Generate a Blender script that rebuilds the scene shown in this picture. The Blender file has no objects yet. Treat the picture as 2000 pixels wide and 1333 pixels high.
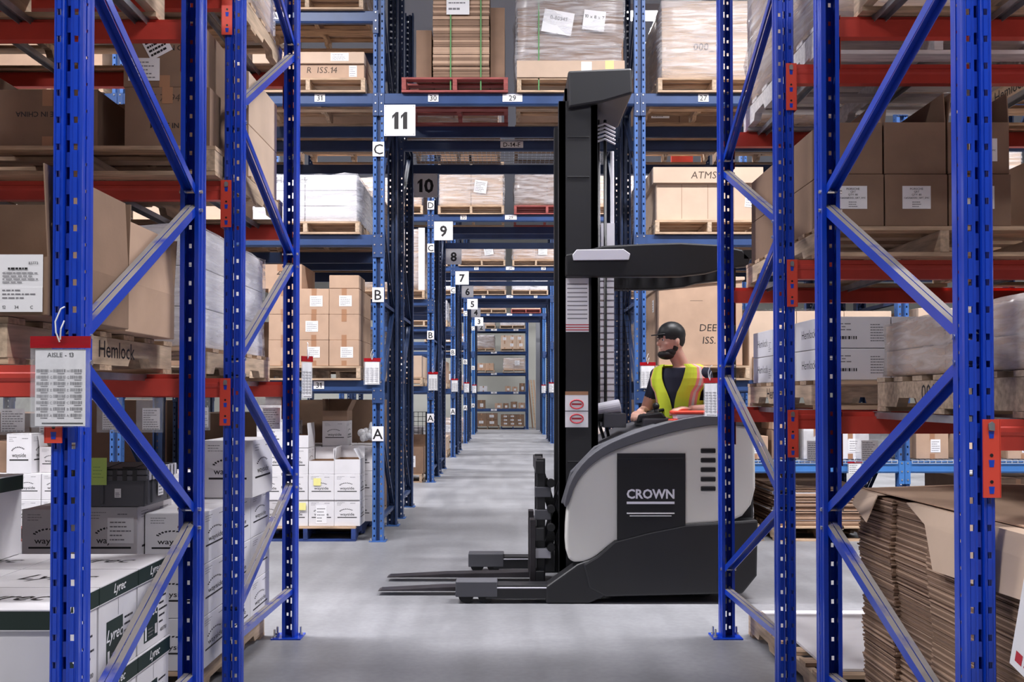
import bpy, bmesh, math, random
from math import radians, sin, cos, pi, tan, atan
from mathutils import Vector, Matrix, noise
SC = bpy.context.scene
COL = SC.collection
RND = random.Random(11)

# ------------------------------------------------------------------ camera, world, exposure
EYE = 1.40; FPX = 1800.0; PITCH = radians(0.9); CX = 993.0; PPY = 772 - FPX * tan(PITCH)
cam_d = bpy.data.cameras.new('camera'); cam = bpy.data.objects.new('camera', cam_d); COL.objects.link(cam)
cam.location = (0, 0, EYE); cam.rotation_euler = (pi / 2 + PITCH, 0, 0)
cam_d.sensor_width = 36; cam_d.lens = FPX / 2000 * 36
cam_d.shift_x = (1000 - CX) / 2000; cam_d.shift_y = (PPY - 666.5) / 2000
cam_d.clip_start = 0.05; cam_d.clip_end = 200
SC.camera = cam
world = bpy.data.worlds.new('world'); SC.world = world; world.use_nodes = True
world.node_tree.nodes['Background'].inputs[0].default_value = (0.75, 0.8, 0.9, 1)
world.node_tree.nodes['Background'].inputs[1].default_value = 0.0
SC.view_settings.view_transform = 'Standard'; SC.view_settings.look = 'None'
SC.view_settings.exposure = -0.16; SC.view_settings.gamma = 1.0
SC.cycles.use_denoising = True
SC.cycles.max_bounces = 7; SC.cycles.diffuse_bounces = 3; SC.cycles.glossy_bounces = 3
SC.cycles.transparent_max_bounces = 12; SC.cycles.transmission_bounces = 3
SC.cycles.sample_clamp_indirect = 6.0
SC.cycles.caustics_reflective = False; SC.cycles.caustics_refractive = False
# lamps of the building: linear high-bay fixtures hang over every aisle (y, watts)
LAMP_Z = 6.6
AISLES = [(0.75, 275), (5.95, 465), (12.6, 400), (18.55, 370), (24.5, 350), (30.45, 350), (36.4, 260)]

def ZP(py, d): return EYE + d * tan(PITCH + atan((PPY - py) / FPX))
def XP(px, d, py=772):
    return (px - CX) / FPX * (d * cos(PITCH) + (ZP(py, d) - EYE) * sin(PITCH))

# ------------------------------------------------------------------ materials
def srgb(r, g, b):
    f = lambda c: (c / 255 / 12.92) if c <= 10 else ((c / 255 + .055) / 1.055) ** 2.4
    return (f(r), f(g), f(b), 1)
MATS = {}
def mat(name, col, rough=.5, metal=0., var=0., scale=4., bump=0., bscale=60., stretch=(1, 1, 1), col2=None, spec=.5, coat=0.):
    m = bpy.data.materials.new(name); m.use_nodes = True
    nt = m.node_tree; N = nt.nodes; L = nt.links; b = N['Principled BSDF']
    b.inputs['Roughness'].default_value = rough; b.inputs['Metallic'].default_value = metal
    b.inputs['Base Color'].default_value = col
    b.inputs['Specular IOR Level'].default_value = spec
    if coat: b.inputs['Coat Weight'].default_value = coat; b.inputs['Coat Roughness'].default_value = .12
    if var or col2 or bump:
        tc = N.new('ShaderNodeTexCoord'); mp = N.new('ShaderNodeMapping'); mp.inputs['Scale'].default_value = stretch
        L.new(tc.outputs['Object'], mp.inputs[0])
        info = N.new('ShaderNodeObjectInfo'); add = N.new('ShaderNodeVectorMath'); add.operation = 'ADD'
        sc = N.new('ShaderNodeVectorMath'); sc.operation = 'SCALE'; sc.inputs['Scale'].default_value = 7
        cmb = N.new('ShaderNodeCombineXYZ')
        for i in range(3): L.new(info.outputs['Random'], cmb.inputs[i])
        L.new(cmb.outputs[0], sc.inputs[0]); L.new(mp.outputs[0], add.inputs[0]); L.new(sc.outputs[0], add.inputs[1])
        ns = N.new('ShaderNodeTexNoise'); ns.inputs['Scale'].default_value = scale; ns.inputs['Detail'].default_value = 6
        L.new(add.outputs[0], ns.inputs['Vector'])
        if var or col2:
            rp = N.new('ShaderNodeValToRGB')
            lo = col2 or tuple(max(0, c * (1 - var)) for c in col[:3]) + (1,)
            hi = col if col2 else tuple(min(1, c * (1 + var * .6)) for c in col[:3]) + (1,)
            rp.color_ramp.elements[0].position = .32; rp.color_ramp.elements[0].color = lo
            rp.color_ramp.elements[1].position = .68; rp.color_ramp.elements[1].color = hi
            L.new(ns.outputs['Fac'], rp.inputs[0]); L.new(rp.outputs[0], b.inputs['Base Color'])
        if bump:
            n2 = N.new('ShaderNodeTexNoise'); n2.inputs['Scale'].default_value = bscale; n2.inputs['Detail'].default_value = 4
            L.new(mp.outputs[0], n2.inputs['Vector'])
            bp = N.new('ShaderNodeBump'); bp.inputs['Strength'].default_value = bump; bp.inputs['Distance'].default_value = .004
            L.new(n2.outputs['Fac'], bp.inputs['Height']); L.new(bp.outputs[0], b.inputs['Normal'])
    MATS[name] = m; return m
def film(name, tint, lo, hi, scale=(3, 3, 30), rough=.18):
    m = bpy.data.materials.new(name); m.use_nodes = True
    nt = m.node_tree; N = nt.nodes; L = nt.links; b = N['Principled BSDF']; out = N['Material Output']
    b.inputs['Base Color'].default_value = tint; b.inputs['Roughness'].default_value = rough
    tr = N.new('ShaderNodeBsdfTransparent'); mx = N.new('ShaderNodeMixShader')
    tc = N.new('ShaderNodeTexCoord'); mp = N.new('ShaderNodeMapping'); mp.inputs['Scale'].default_value = scale
    mp.inputs['Rotation'].default_value = (radians(12), radians(9), 0)
    ns = N.new('ShaderNodeTexNoise'); ns.inputs['Scale'].default_value = 2.2; ns.inputs['Detail'].default_value = 8; ns.inputs['Distortion'].default_value = .6
    mr = N.new('ShaderNodeMapRange'); mr.inputs[1].default_value = .35; mr.inputs[2].default_value = .65; mr.inputs[3].default_value = lo; mr.inputs[4].default_value = hi
    bp = N.new('ShaderNodeBump'); bp.inputs['Strength'].default_value = .3; bp.inputs['Distance'].default_value = .01
    L.new(tc.outputs['Object'], mp.inputs[0]); L.new(mp.outputs[0], ns.inputs['Vector']); L.new(ns.outputs['Fac'], mr.inputs[0])
    L.new(ns.outputs['Fac'], bp.inputs['Height']); L.new(bp.outputs[0], b.inputs['Normal'])
    L.new(mr.outputs[0], mx.inputs[0]); L.new(tr.outputs[0], mx.inputs[1]); L.new(b.outputs[0], mx.inputs[2]); L.new(mx.outputs[0], out.inputs[0])
    MATS[name] = m; return m
def glow(name, col, s):
    m = bpy.data.materials.new(name); m.use_nodes = True
    b = m.node_tree.nodes['Principled BSDF']; b.inputs['Base Color'].default_value = col
    b.inputs['Emission Color'].default_value = col; b.inputs['Emission Strength'].default_value = s
    MATS[name] = m; return m
BLUE = mat('royal_blue_paint', srgb(13, 62, 186), .3, var=.12, scale=3, coat=.3)
DUSTY = mat('dusty_blue_paint', srgb(150, 143, 140), .8, col2=srgb(40, 62, 165), scale=9, stretch=(1, .6, 1))
for _e, _p in zip(DUSTY.node_tree.nodes['Color Ramp'].color_ramp.elements, (.3, .46)): _e.position = _p
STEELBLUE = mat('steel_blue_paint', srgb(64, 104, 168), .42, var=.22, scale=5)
NAVY = mat('navy_paint_and_groove_shade', srgb(44, 64, 104), .45, var=.2, scale=4)
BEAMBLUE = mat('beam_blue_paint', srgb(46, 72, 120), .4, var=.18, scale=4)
LTBLUE = mat('bright_blue_paint', srgb(70, 128, 200), .42, var=.15)
RED = mat('red_paint', srgb(202, 66, 54), .45, var=.15, scale=6)
ORANGE = mat('orange_red_paint', srgb(222, 74, 56), .42, var=.08)
GALV = mat('galvanised_steel', srgb(165, 165, 168), .42, .75, var=.2, scale=14)
CHROME = mat('zinc_bolt', srgb(215, 215, 218), .25, .9)
WOOD = mat('pallet_pine', srgb(196, 166, 138), .75, var=.36, scale=5, stretch=(1, 9, 9), bump=.25)
WOODY = mat('pallet_pine_lengthwise', srgb(198, 172, 146), .75, var=.32, scale=5, stretch=(9, 1, 9), bump=.25)
WOODG = mat('weathered_pallet_wood', srgb(158, 136, 116), .85, var=.38, scale=6, stretch=(1, 8, 8), bump=.3)
WOODR = mat('red_stained_pallet_wood', srgb(158, 82, 78), .8, var=.35, scale=6, stretch=(1, 7, 7))
WOODB = mat('blue_painted_pallet_wood', srgb(40, 62, 122), .7, var=.35, scale=9)
WOODW = mat('white_painted_pallet_wood', srgb(214, 208, 206), .8, var=.22, scale=6, stretch=(1, 7, 7))
TAN = mat('tan_cardboard', srgb(190, 158, 134), .8, var=.1, scale=5, bump=.08)
TAN2 = mat('pale_cardboard', srgb(206, 180, 158), .8, var=.09, scale=4, bump=.08)
KRAFT = mat('brown_cardboard', srgb(138, 110, 90), .82, var=.14, scale=5, bump=.1)
INSIDE = mat('carton_inside', srgb(140, 108, 84), .85, var=.1)
WHITEC = mat('white_carton_board', srgb(226, 223, 226), .6, var=.05, scale=5)
GREYC = mat('dusty_white_carton_board', srgb(205, 200, 202), .65, var=.1, scale=5)
PAPER = mat('white_paper', srgb(240, 238, 240), .6)
INK = mat('black_ink', srgb(28, 26, 28), .6)
GREYINK = mat('grey_print', srgb(128, 126, 130), .7)
PENCIL = mat('brown_marker', srgb(74, 58, 48), .7)
REDINK = mat('red_print', srgb(190, 50, 62), .6)
GREENINK = mat('green_print', srgb(60, 140, 70), .6)
TAPE = mat('brown_parcel_tape', srgb(172, 128, 98), .35, var=.06)
LIDGREEN = mat('dark_green_lid_print', srgb(28, 46, 40), .5)
BLACK = mat('black_plastic', srgb(26, 26, 29), .45)
CHAR = mat('charcoal_metal', srgb(37, 37, 40), .45, var=.1)
MIDGREY = mat('mid_grey_plastic', srgb(86, 86, 92), .5, var=.06)
LIGHTGREY = mat('light_grey_plastic', srgb(222, 220, 230), .35)
TRUCKWHITE = mat('truck_ivory_paint', srgb(226, 224, 218), .35, coat=.3)
RUBBER = mat('black_rubber', srgb(30, 30, 32), .7)
FORK = mat('worn_fork_steel', srgb(70, 66, 70), .4, .6, var=.3)
YELLOWNOTE = mat('yellow_note_paper', srgb(240, 232, 150), .7)
GREENNOTE = mat('lime_note_paper', srgb(196, 226, 120), .7)
STRAP = mat('green_strap', srgb(92, 150, 92), .4)
TIE = mat('white_nylon', srgb(235, 235, 235), .4)
VEST = mat('lime_safety_fabric', srgb(214, 230, 62), .8, var=.06)
VESTP = mat('pink_orange_trim', srgb(236, 150, 140), .7)
VESTS = mat('silver_reflective_tape', srgb(215, 210, 205), .35)
SHIRT = mat('navy_shirt', srgb(30, 32, 52), .85)
SKIN = mat('skin', srgb(214, 164, 146), .55)
HAIR = mat('dark_hair', srgb(32, 26, 26), .6)
TROUS = mat('dark_trousers', srgb(40, 42, 52), .85)
FILMW = film('clear_stretch_film', (.88, .87, .91, 1), .08, .5, scale=(1.4, 1.4, 16))
FILMG = film('grey_stretch_film', (.62, .59, .61, 1), .2, .72, scale=(1.6, 1.6, 14))
FILMB = film('dusty_stretch_film', (.56, .5, .47, 1), .35, .75, scale=(18, 3, 18))
POUCH = film('clear_pouch_plastic', (.8, .82, .86, 1), .03, .12, rough=.1, scale=(6, 6, 6))
POUCHR = film('red_pouch_plastic', srgb(165, 18, 30), .82, .95, rough=.2)
WRAPBAG = film('white_plastic_bag', (.9, .9, .92, 1), .6, .9, scale=(8, 8, 8))
WIRE = mat('white_wire', srgb(205, 210, 218), .4, .3)
DARKWIRE = mat('dark_wire', srgb(60, 62, 66), .4, .5)
WALLM = mat('pale_wall_paint', srgb(200, 200, 192), .8, var=.05, scale=1)
CEILM = mat('white_ceiling_deck', srgb(150, 152, 158), .8)
LAMPM = glow('lamp_diffuser', (1, .98, .96, 1), 6)

def floor_mat():
    m = mat('sealed_concrete', srgb(178, 178, 181), .42); nt = m.node_tree; N = nt.nodes; L = nt.links; b = N['Principled BSDF']
    tc = N.new('ShaderNodeTexCoord')
    def ns(scale, det, st=(1, 1, 1), rot=0):
        mp = N.new('ShaderNodeMapping'); mp.inputs['Scale'].default_value = st; mp.inputs['Rotation'].default_value = (0, 0, rot)
        L.new(tc.outputs['Object'], mp.inputs[0]); n = N.new('ShaderNodeTexNoise'); n.inputs['Scale'].default_value = scale; n.inputs['Detail'].default_value = det
        L.new(mp.outputs[0], n.inputs['Vector']); return n
    a = ns(.9, 8); c = ns(5, 8, (1, .12, 1), .35); e = ns(26, 6); w = ns(2.6, 9, (.2, 1, 1), -.1)
    def mix(f, x, y, k):
        r = N.new('ShaderNodeMapRange'); r.inputs[1].default_value = .38; r.inputs[2].default_value = .62; r.inputs[3].default_value = 1 - k; r.inputs[4].default_value = 1 + k
        L.new(f.outputs['Fac'], r.inputs[0]); v = N.new('ShaderNodeVectorMath'); v.operation = 'SCALE'
        if isinstance(x, tuple): v.inputs[0].default_value = x[:3]
        else: L.new(x, v.inputs[0])
        L.new(r.outputs[0], v.inputs['Scale']); return v.outputs[0]
    o = mix(a, srgb(134, 134, 138), None, .14); o = mix(c, o, None, .08); o = mix(e, o, None, .05); o = mix(w, o, None, .06)
    L.new(o, b.inputs['Base Color'])
    r = N.new('ShaderNodeMapRange'); r.inputs[3].default_value = .3; r.inputs[4].default_value = .6; L.new(c.outputs['Fac'], r.inputs[0]); L.new(r.outputs[0], b.inputs['Roughness'])
    return m
CONCRETE = floor_mat()

# ------------------------------------------------------------------ lettering
TXT = {}
def textmesh(s, shear=0., bold=0.):
    k = (s, shear, bold)
    if k not in TXT and '1' in s:
        if s == '1':          # a figure one with a flag
            w = .115 + bold * 2; x1 = .28; x0 = x1 - w
            ol = [(x0, 0), (x1, 0), (x1, .70), (x1 - w * .62, .70), (x1 - w * 1.1, .61), (.02, .55), (.02, .55 - w * .8), (x0, .52)]
            TXT[k] = ([(x + y * shear - .15, y) for x, y in ol], [tuple(range(8))], .28)
        else:
            vs, fs, x = [], [], 0.
            for ch in s:
                if ch == ' ': x += .3; continue
                v, f, w = textmesh(ch, shear, bold); o = len(vs); vs += [(a + x + w / 2, c) for a, c in v]; fs += [tuple(o + j for j in t) for t in f]; x += w + .075
            x -= .075; TXT[k] = ([(a - x / 2, c) for a, c in vs], fs, x)
    if k not in TXT:
        cu = bpy.data.curves.new('t', 'FONT'); cu.body = s; cu.size = 1; cu.resolution_u = 2; cu.shear = shear; cu.offset = bold
        cu.align_x = 'CENTER'
        ob = bpy.data.objects.new('t', cu); COL.objects.link(ob)
        dg = bpy.context.evaluated_depsgraph_get(); dg.update()
        me = bpy.data.meshes.new_from_object(ob.evaluated_get(dg))
        vs = [(v.co.x, v.co.y) for v in me.vertices]; fs = [tuple(p.vertices) for p in me.polygons]
        bpy.data.objects.remove(ob); bpy.data.curves.remove(cu); bpy.data.meshes.remove(me)
        x0 = min(v[0] for v in vs); x1 = max(v[0] for v in vs)
        vs = [(x - (x0 + x1) / 2, y) for x, y in vs]
        TXT[k] = (vs, fs, x1 - x0)
    return TXT[k]
for _s in ['11', '10', '9', '8', '7', '6', '5', '4', '3', '2']: textmesh(_s, 0, .03)

# ------------------------------------------------------------------ mesh builder
class MB:
    def __init__(s): s.v = []; s.f = []; s.m = []; s.mats = []
    def mi(s, m):
        if m not in s.mats: s.mats.append(m)
        return s.mats.index(m)
    def poly(s, pts, m):
        n = len(s.v); s.v += [tuple(p) for p in pts]; s.f.append(tuple(range(n, n + len(pts)))); s.m.append(s.mi(m))
    def box(s, x0, x1, y0, y1, z0, z1, m, T=None, top=None, skip=''):
        c = [(x0, y0, z0), (x1, y0, z0), (x1, y1, z0), (x0, y1, z0), (x0, y0, z1), (x1, y0, z1), (x1, y1, z1), (x0, y1, z1)]
        if T: c = [tuple(T @ Vector(p)) for p in c]
        n = len(s.v); s.v += c; i = s.mi(m)
        for k, q in zip('bftrkl', ((0, 3, 2, 1), (0, 1, 5, 4), (4, 5, 6, 7), (1, 2, 6, 5), (2, 3, 7, 6), (3, 0, 4, 7))):
            if k in skip: continue
            s.f.append(tuple(n + a for a in q)); s.m.append(s.mi(top) if (k == 't' and top) else i)
    def frame(s, p, q, side=(1, 0, 0)):
        p = Vector(p); q = Vector(q); u = (q - p).normalized(); sd = Vector(side); sd = (sd - u * sd.dot(u)).normalized(); n = u.cross(sd)
        if n.z < -1e-6 or (abs(n.z) < 1e-6 and n.y > 0): n = -n
        return p, u, sd, n, (q - p).length
    def bar(s, p, q, w, h, m, side=(1, 0, 0), top=None):
        p, u, sd, n, l = s.frame(p, q, side)
        T = Matrix((sd, u, n)).transposed().to_4x4(); T.translation = p
        s.box(-w / 2, w / 2, 0, l, -h / 2, h / 2, m, T, top)
    def channel(s, p, q, w, h, m, top=None, t=.003, side=(1, 0, 0)):
        p, u, sd, n, l = s.frame(p, q, side)
        T = Matrix((sd, u, n)).transposed().to_4x4(); T.translation = p
        s.box(-w / 2, -.002, 0, l, h / 2 - t, h / 2, m, T, top); s.box(.002, w / 2, 0, l, h / 2 - t, h / 2, m, T, top)
        for a in (-1, 1):
            x = a * (w / 2 - t / 2); s.box(x - t / 2, x + t / 2, 0, l, -h / 2, h / 2 - t, m, T)
    def tube(s, pts, r, m, n=8, caps=True):
        pts = [Vector(p) for p in pts]; rings = []; i = s.mi(m)
        rr = r if isinstance(r, (list, tuple)) else [r] * len(pts)
        prev = None
        for k, p in enumerate(pts):
            d = (pts[min(k + 1, len(pts) - 1)] - pts[max(k - 1, 0)]).normalized()
            a = prev if prev is not None else (Vector((0, 0, 1)) if abs(d.z) < .9 else Vector((1, 0, 0)))
            a = (a - d * a.dot(d)).normalized(); prev = a; b = d.cross(a)
            o = len(s.v); s.v += [tuple(p + (a * cos(2 * pi * j / n) + b * sin(2 * pi * j / n)) * rr[k]) for j in range(n)]; rings.append(o)
        for k in range(len(rings) - 1):
            for j in range(n):
                s.f.append((rings[k] + j, rings[k] + (j + 1) % n, rings[k + 1] + (j + 1) % n, rings[k + 1] + j)); s.m.append(i)
        if caps:
            s.f.append(tuple(rings[0] + j for j in reversed(range(n)))); s.m.append(i)
            s.f.append(tuple(rings[-1] + j for j in range(n))); s.m.append(i)
    def cyl(s, c, axis, r, l, m, n=20):
        a = Vector(axis).normalized(); c = Vector(c); s.tube([c - a * l / 2, c + a * l / 2], r, m, n)
    def ball(s, c, r, m, nu=12, nv=8, T=None):
        r = r if isinstance(r, (tuple, list)) else (r, r, r); o = len(s.v); i = s.mi(m)
        def pt(a, b):
            p = Vector((r[0] * sin(b) * cos(a), r[1] * sin(b) * sin(a), r[2] * cos(b)))
            if T: p = T @ p
            return tuple(p + Vector(c))
        s.v.append(pt(0, 0))
        for k in range(1, nv):
            for j in range(nu): s.v.append(pt(2 * pi * j / nu, pi * k / nv))
        s.v.append(pt(0, pi)); e = len(s.v) - 1
        for j in range(nu):
            s.f.append((o, o + 1 + j, o + 1 + (j + 1) % nu)); s.m.append(i)
            b = o + 1 + (nv - 2) * nu; s.f.append((e, b + (j + 1) % nu, b + j)); s.m.append(i)
        for k in range(nv - 2):
            for j in range(nu):
                a = o + 1 + k * nu; s.f.append((a + j, a + nu + j, a + nu + (j + 1) % nu, a + (j + 1) % nu)); s.m.append(i)
    def prism(s, pl, axis, a, b, m, cap=None):
        def p3(p, t): return {'x': (t, p[0], p[1]), 'y': (p[0], t, p[1]), 'z': (p[0], p[1], t)}[axis]
        n = len(pl); o = len(s.v); s.v += [p3(p, a) for p in pl] + [p3(p, b) for p in pl]; i = s.mi(m); c = s.mi(cap or m)
        s.f.append(tuple(o + k for k in range(n))); s.m.append(c)
        s.f.append(tuple(o + n + k for k in reversed(range(n)))); s.m.append(c)
        for k in range(n): s.f.append((o + k, o + n + k, o + n + (k + 1) % n, o + (k + 1) % n)); s.m.append(i)
    def text(s, t, org, right, up, h, m, shear=0., bold=0., width=None, align='C'):
        vs, fs, w = textmesh(t, shear, bold); r = Vector(right).normalized(); u = Vector(up).normalized(); org = Vector(org)
        k = h / .72; kx = k if width is None else width / w
        if align == 'L': org = org + r * (w * kx / 2)
        o = len(s.v); s.v += [tuple(org + r * (x * kx) + u * (y * k)) for x, y in vs]; i = s.mi(m)
        for f in fs: s.f.append(tuple(o + j for j in f)); s.m.append(i)
    def rect(s, org, right, up, w, h, m):
        o = Vector(org); r = Vector(right).normalized() * w; u = Vector(up).normalized() * h
        s.poly([o, o + r, o + r + u, o + u], m)
    def lines(s, org, right, up, w, h, n, m, rnd=None, fill=.35):
        rnd = rnd or RND; r = Vector(right).normalized(); u = Vector(up).normalized(); o = Vector(org)
        for k in range(n):
            y = h * (1 - (k + .8) / n); x = 0
            end = w * rnd.uniform(.45, 1)
            while x < end:
                l = min(w * rnd.uniform(.06, .2), w - x)
                if l <= w * .01: break
                s.rect(o + r * x + u * y, r, u, l, h / n * fill, m); x += l + w * .03
    def barcode(s, org, right, up, w, h, m, n=14, rnd=None):
        rnd = rnd or RND; r = Vector(right).normalized(); u = Vector(up).normalized(); o = Vector(org); x = 0
        while x < w:
            l = w / n * rnd.choice((.35, .6, 1.0)); l = min(l, w - x); s.rect(o + r * x, r, u, l, h, m); x += l + w / n * rnd.choice((.35, .6))
    def mesh(s, name, smooth=False):
        me = bpy.data.meshes.new(name); me.from_pydata(s.v, [], s.f); me.update()
        for m in s.mats: me.materials.append(m)
        me.polygons.foreach_set('material_index', s.m)
        if smooth: me.polygons.foreach_set('use_smooth', [True] * len(s.f))
        return me
    def build(s, name, parent=None, loc=None, rot=None, smooth=False, bevel=0, seg=2):
        return link(name, s.mesh(name, smooth), parent, loc, rot, bevel, seg)
def link(name, me, parent=None, loc=None, rot=None, bevel=0, seg=2):
    o = bpy.data.objects.new(name, me); COL.objects.link(o)
    if parent: o.parent = parent
    if loc: o.location = loc
    if rot is not None: o.rotation_euler = rot if isinstance(rot, (tuple, list)) else (0, 0, rot)
    if bevel:
        b = o.modifiers.new('bevel', 'BEVEL'); b.width = bevel; b.segments = seg; b.limit_method = 'ANGLE'; b.angle_limit = radians(40)
    return o
def tag(o, label, cat, group=None, kind=None):
    o['label'] = label; o['category'] = cat
    if group: o['group'] = group
    if kind: o['kind'] = kind
    return o
def thing(name, loc, label, cat, group=None, rot=0):
    o = bpy.data.objects.new(name, None); COL.objects.link(o); o.location = loc; o.rotation_euler = (0, 0, rot); o.empty_display_size = .05
    return tag(o, label, cat, group)
def structure(name, mb, label=None):
    o = mb.build(name); o['kind'] = 'structure'
    if label: o['label'] = label
    return o
MESH = {}
def cached(key, fn):
    if key not in MESH: MESH[key] = fn()
    return MESH[key]
SW = {11: 'eleven', 10: 'ten', 9: 'nine', 8: 'eight', 7: 'seven', 6: 'six', 5: 'five', 4: 'four', 3: 'three', 2: 'two'}
ORD = ['first', 'second', 'third', 'fourth', 'fifth', 'sixth', 'seventh', 'eighth']
XA, YA, ZA = Vector((1, 0, 0)), Vector((0, 1, 0)), Vector((0, 0, 1))

# ------------------------------------------------------------------ the building
b = MB(); b.box(-16, 16, -7, 40.2, -.2, 0, CONCRETE); structure('floor', b)
b = MB(); b.box(-16, 16, -7, 40.2, 8.6, 8.8, CEILM); structure('ceiling', b)
b = MB(); b.box(-16, 16, 40.2, 40.4, 0, 8.6, WALLM); structure('wall_back', b)
b = MB(); b.box(-16.2, -16, -7, 40.2, 0, 8.6, WALLM); structure('wall_left', b)
b = MB(); b.box(16, 16.2, -7, 40.2, 0, 8.6, WALLM); structure('wall_right', b)
b = MB(); b.box(-16, 16, -7.2, -7, 0, 8.6, WALLM); structure('wall_front', b)
nth = 0
for ay, watts in AISLES:
    for k, ax in enumerate((-9.0, -3.2, 2.6, 8.4)):
        w = watts * (1.0 if abs(ax) < 5 else .8)
        t = thing('ceiling_light', (ax, ay, LAMP_Z), '%s linear lamp along the ceiling over the %s aisle from the camera' % (ORD[k], ORD[AISLES.index((ay, watts))]), 'lamp', 'linear lamps over the aisles')
        m = cached('lamp_h', lambda: (lambda q: (q.box(-1.5, 1.5, -.16, .16, .03, .12, CEILM), q.mesh('housing'))[1])(MB()))
        link('housing', m, t)
        m = cached('lamp_d', lambda: (lambda q: (q.box(-1.48, 1.48, -.14, .14, .006, .03, LAMPM), q.mesh('diffuser'))[1])(MB()))
        link('diffuser', m, t)
        m = cached('lamp_c', lambda: (lambda q: (q.tube([(-1, 0, .12), (-1, 0, 2.0)], .006, GALV, 6), q.mesh('hanger'))[1])(MB()))
        link('hanger', m, t); h2 = link('hanger', m, t, (2, 0, 0))
        la = bpy.data.lights.new('lamp', 'AREA'); la.shape = 'RECTANGLE'; la.size = 2.9; la.size_y = .26; la.energy = w; la.spread = radians(152); la.color = (.985, .975, 1)
        lo = bpy.data.objects.new('lamp', la); COL.objects.link(lo); lo.parent = t; lo.location = (0, 0, 0)

# ------------------------------------------------------------------ racking: posts, frames, beams
def hole_strip(mb, a, b, z0, z1, cols, pitch, m):
    """a strip of sheet metal from a to b (plan), punched: cols = [(t0, t1, hole height, phase)], left to right"""
    a = Vector((a[0], a[1], 0)); b = Vector((b[0], b[1], 0))
    def q(t0, t1, za, zb):
        p = a.lerp(b, t0); r = a.lerp(b, t1)
        mb.poly([(p.x, p.y, za), (r.x, r.y, za), (r.x, r.y, zb), (p.x, p.y, zb)], m)
    t = 0.
    for t0, t1, hh, ph in cols:
        if t0 > t: q(t, t0, z0, z1)
        z = z0; c = z0 + ph
        while c + hh / 2 < z1:
            q(t0, t1, z, c - hh / 2); z = c + hh / 2; c += pitch
        q(t0, t1, z, z1); t = t1
    if t < 1: q(t, 1, z0, z1)
def sheet(mb, name, th):
    me = mb.mesh(name); bm = bmesh.new(); bm.from_mesh(me)
    bmesh.ops.remove_doubles(bm, verts=bm.verts, dist=1e-5)
    bmesh.ops.solidify(bm, geom=bm.faces[:], thickness=th)
    bm.to_mesh(me); bm.free(); return me
PW, PD, PITCHZ = .079, .080, .0763
def post_mesh(phase):
    mb = MB(); w = PW / 2; H = 5.6
    hole_strip(mb, (-w + .003, 0), (-.011, 0), 0, H, [(.26, .7, .018, phase)], PITCHZ, BLUE)
    hole_strip(mb, (-.011, 0), (-.008, .009), 0, H, [], PITCHZ, BLUE)
    hole_strip(mb, (-.008, .009), (.008, .009), 0, H, [(.2, .8, .034, phase + .004)], PITCHZ, BLUE)
    hole_strip(mb, (.008, .009), (.011, 0), 0, H, [], PITCHZ, BLUE)
    hole_strip(mb, (.011, 0), (w - .003, 0), 0, H, [(.3, .74, .018, phase)], PITCHZ, BLUE)
    for s in (-1, 1):
        hole_strip(mb, (s * (w - .003), 0), (s * w, .003), 0, H, [], PITCHZ, BLUE)
        hole_strip(mb, (s * w, .003), (s * w, .058), 0, H, [(.47, .63, .009, phase + .034)], PITCHZ, BLUE)
        hole_strip(mb, (s * w, .058), (s * (w - .004), .062), 0, H, [], PITCHZ, BLUE)
        hole_strip(mb, (s * (w - .004), .062), (s * (w - .004), PD), 0, H, [], PITCHZ, BLUE)
        hole_strip(mb, (s * (w - .004), PD), (s * (w - .020), PD), 0, H, [], PITCHZ, BLUE)
    return sheet(mb, 'post', -.0022)
def foot_mesh(m):
    q = MB(); q.box(-.075, .095, -.03, .11, 0, .008, m)
    for x, y in ((-.058, .02), (.078, .02), (.078, .085)):
        q.cyl((x, y, .014), (0, 0, 1), .012, .012, CHROME, 8); q.cyl((x, y, .03), (0, 0, 1), .006, .05, CHROME, 8)
    return q.mesh('foot_plate')
def royal_frame(name, label, xf, yf, xr, yr, nodes_f, nodes_r, phf=.03, phr=.03, horiz=.27, flip=1):
    """front post face at (xf, yf), rear post face at (xr, yr); nodes: brace heights at the front and the rear post, in order bottom to top"""
    t = thing('rack_upright', ((xf + xr) / 2, (yf + yr) / 2, 0), label, 'rack frame'); o = Vector(t.location)
    link('post', cached('post%.3f' % phf, lambda: post_mesh(phf)), t, Vector((xf, yf, .006)) - o)
    link('post', cached('post%.3f' % phr, lambda: post_mesh(phr)), t, Vector((xr, yr, .006)) - o, pi)
    fm = cached('foot', lambda: foot_mesh(BLUE))
    link('foot_plate', fm, t, Vector((xf, yf, 0)) - o); link('foot_plate', fm, t, Vector((xr, yr, 0)) - o, pi)
    A = lambda z: Vector((xf, yf + PD * .62, z)) - o
    B = lambda z: Vector((xr, yr - PD * .62, z)) - o
    if horiz:
        q = MB(); q.channel(A(horiz), B(horiz), .044, .03, BLUE, DUSTY); q.build('horizontal_brace', t)
    # zigzag
    seq = []
    i = j = 0
    fr = nodes_f[0] < nodes_r[0]
    while i < len(nodes_f) and j < len(nodes_r):
        seq.append((nodes_f[i], nodes_r[j]))
        if fr: i += 1
        else: j += 1
        if i < len(nodes_f) and j < len(nodes_r): seq.append((nodes_f[i], nodes_r[j]))
        if fr: j += 1
        else: i += 1
    for zf, zr in seq:
        e = .028 if zr > zf else -.028
        p, r = A(zf + e), B(zr - e)
        q = MB(); q.channel(p, r, .044, .034, BLUE, DUSTY)
        d = (r - p).normalized()
        for c in (p + d * .02, r - d * .02):
            q.cyl(c, (1, 0, 0), .008, PW + .012, CHROME, 8)
        q.build('diagonal_brace', t)
    return t
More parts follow.
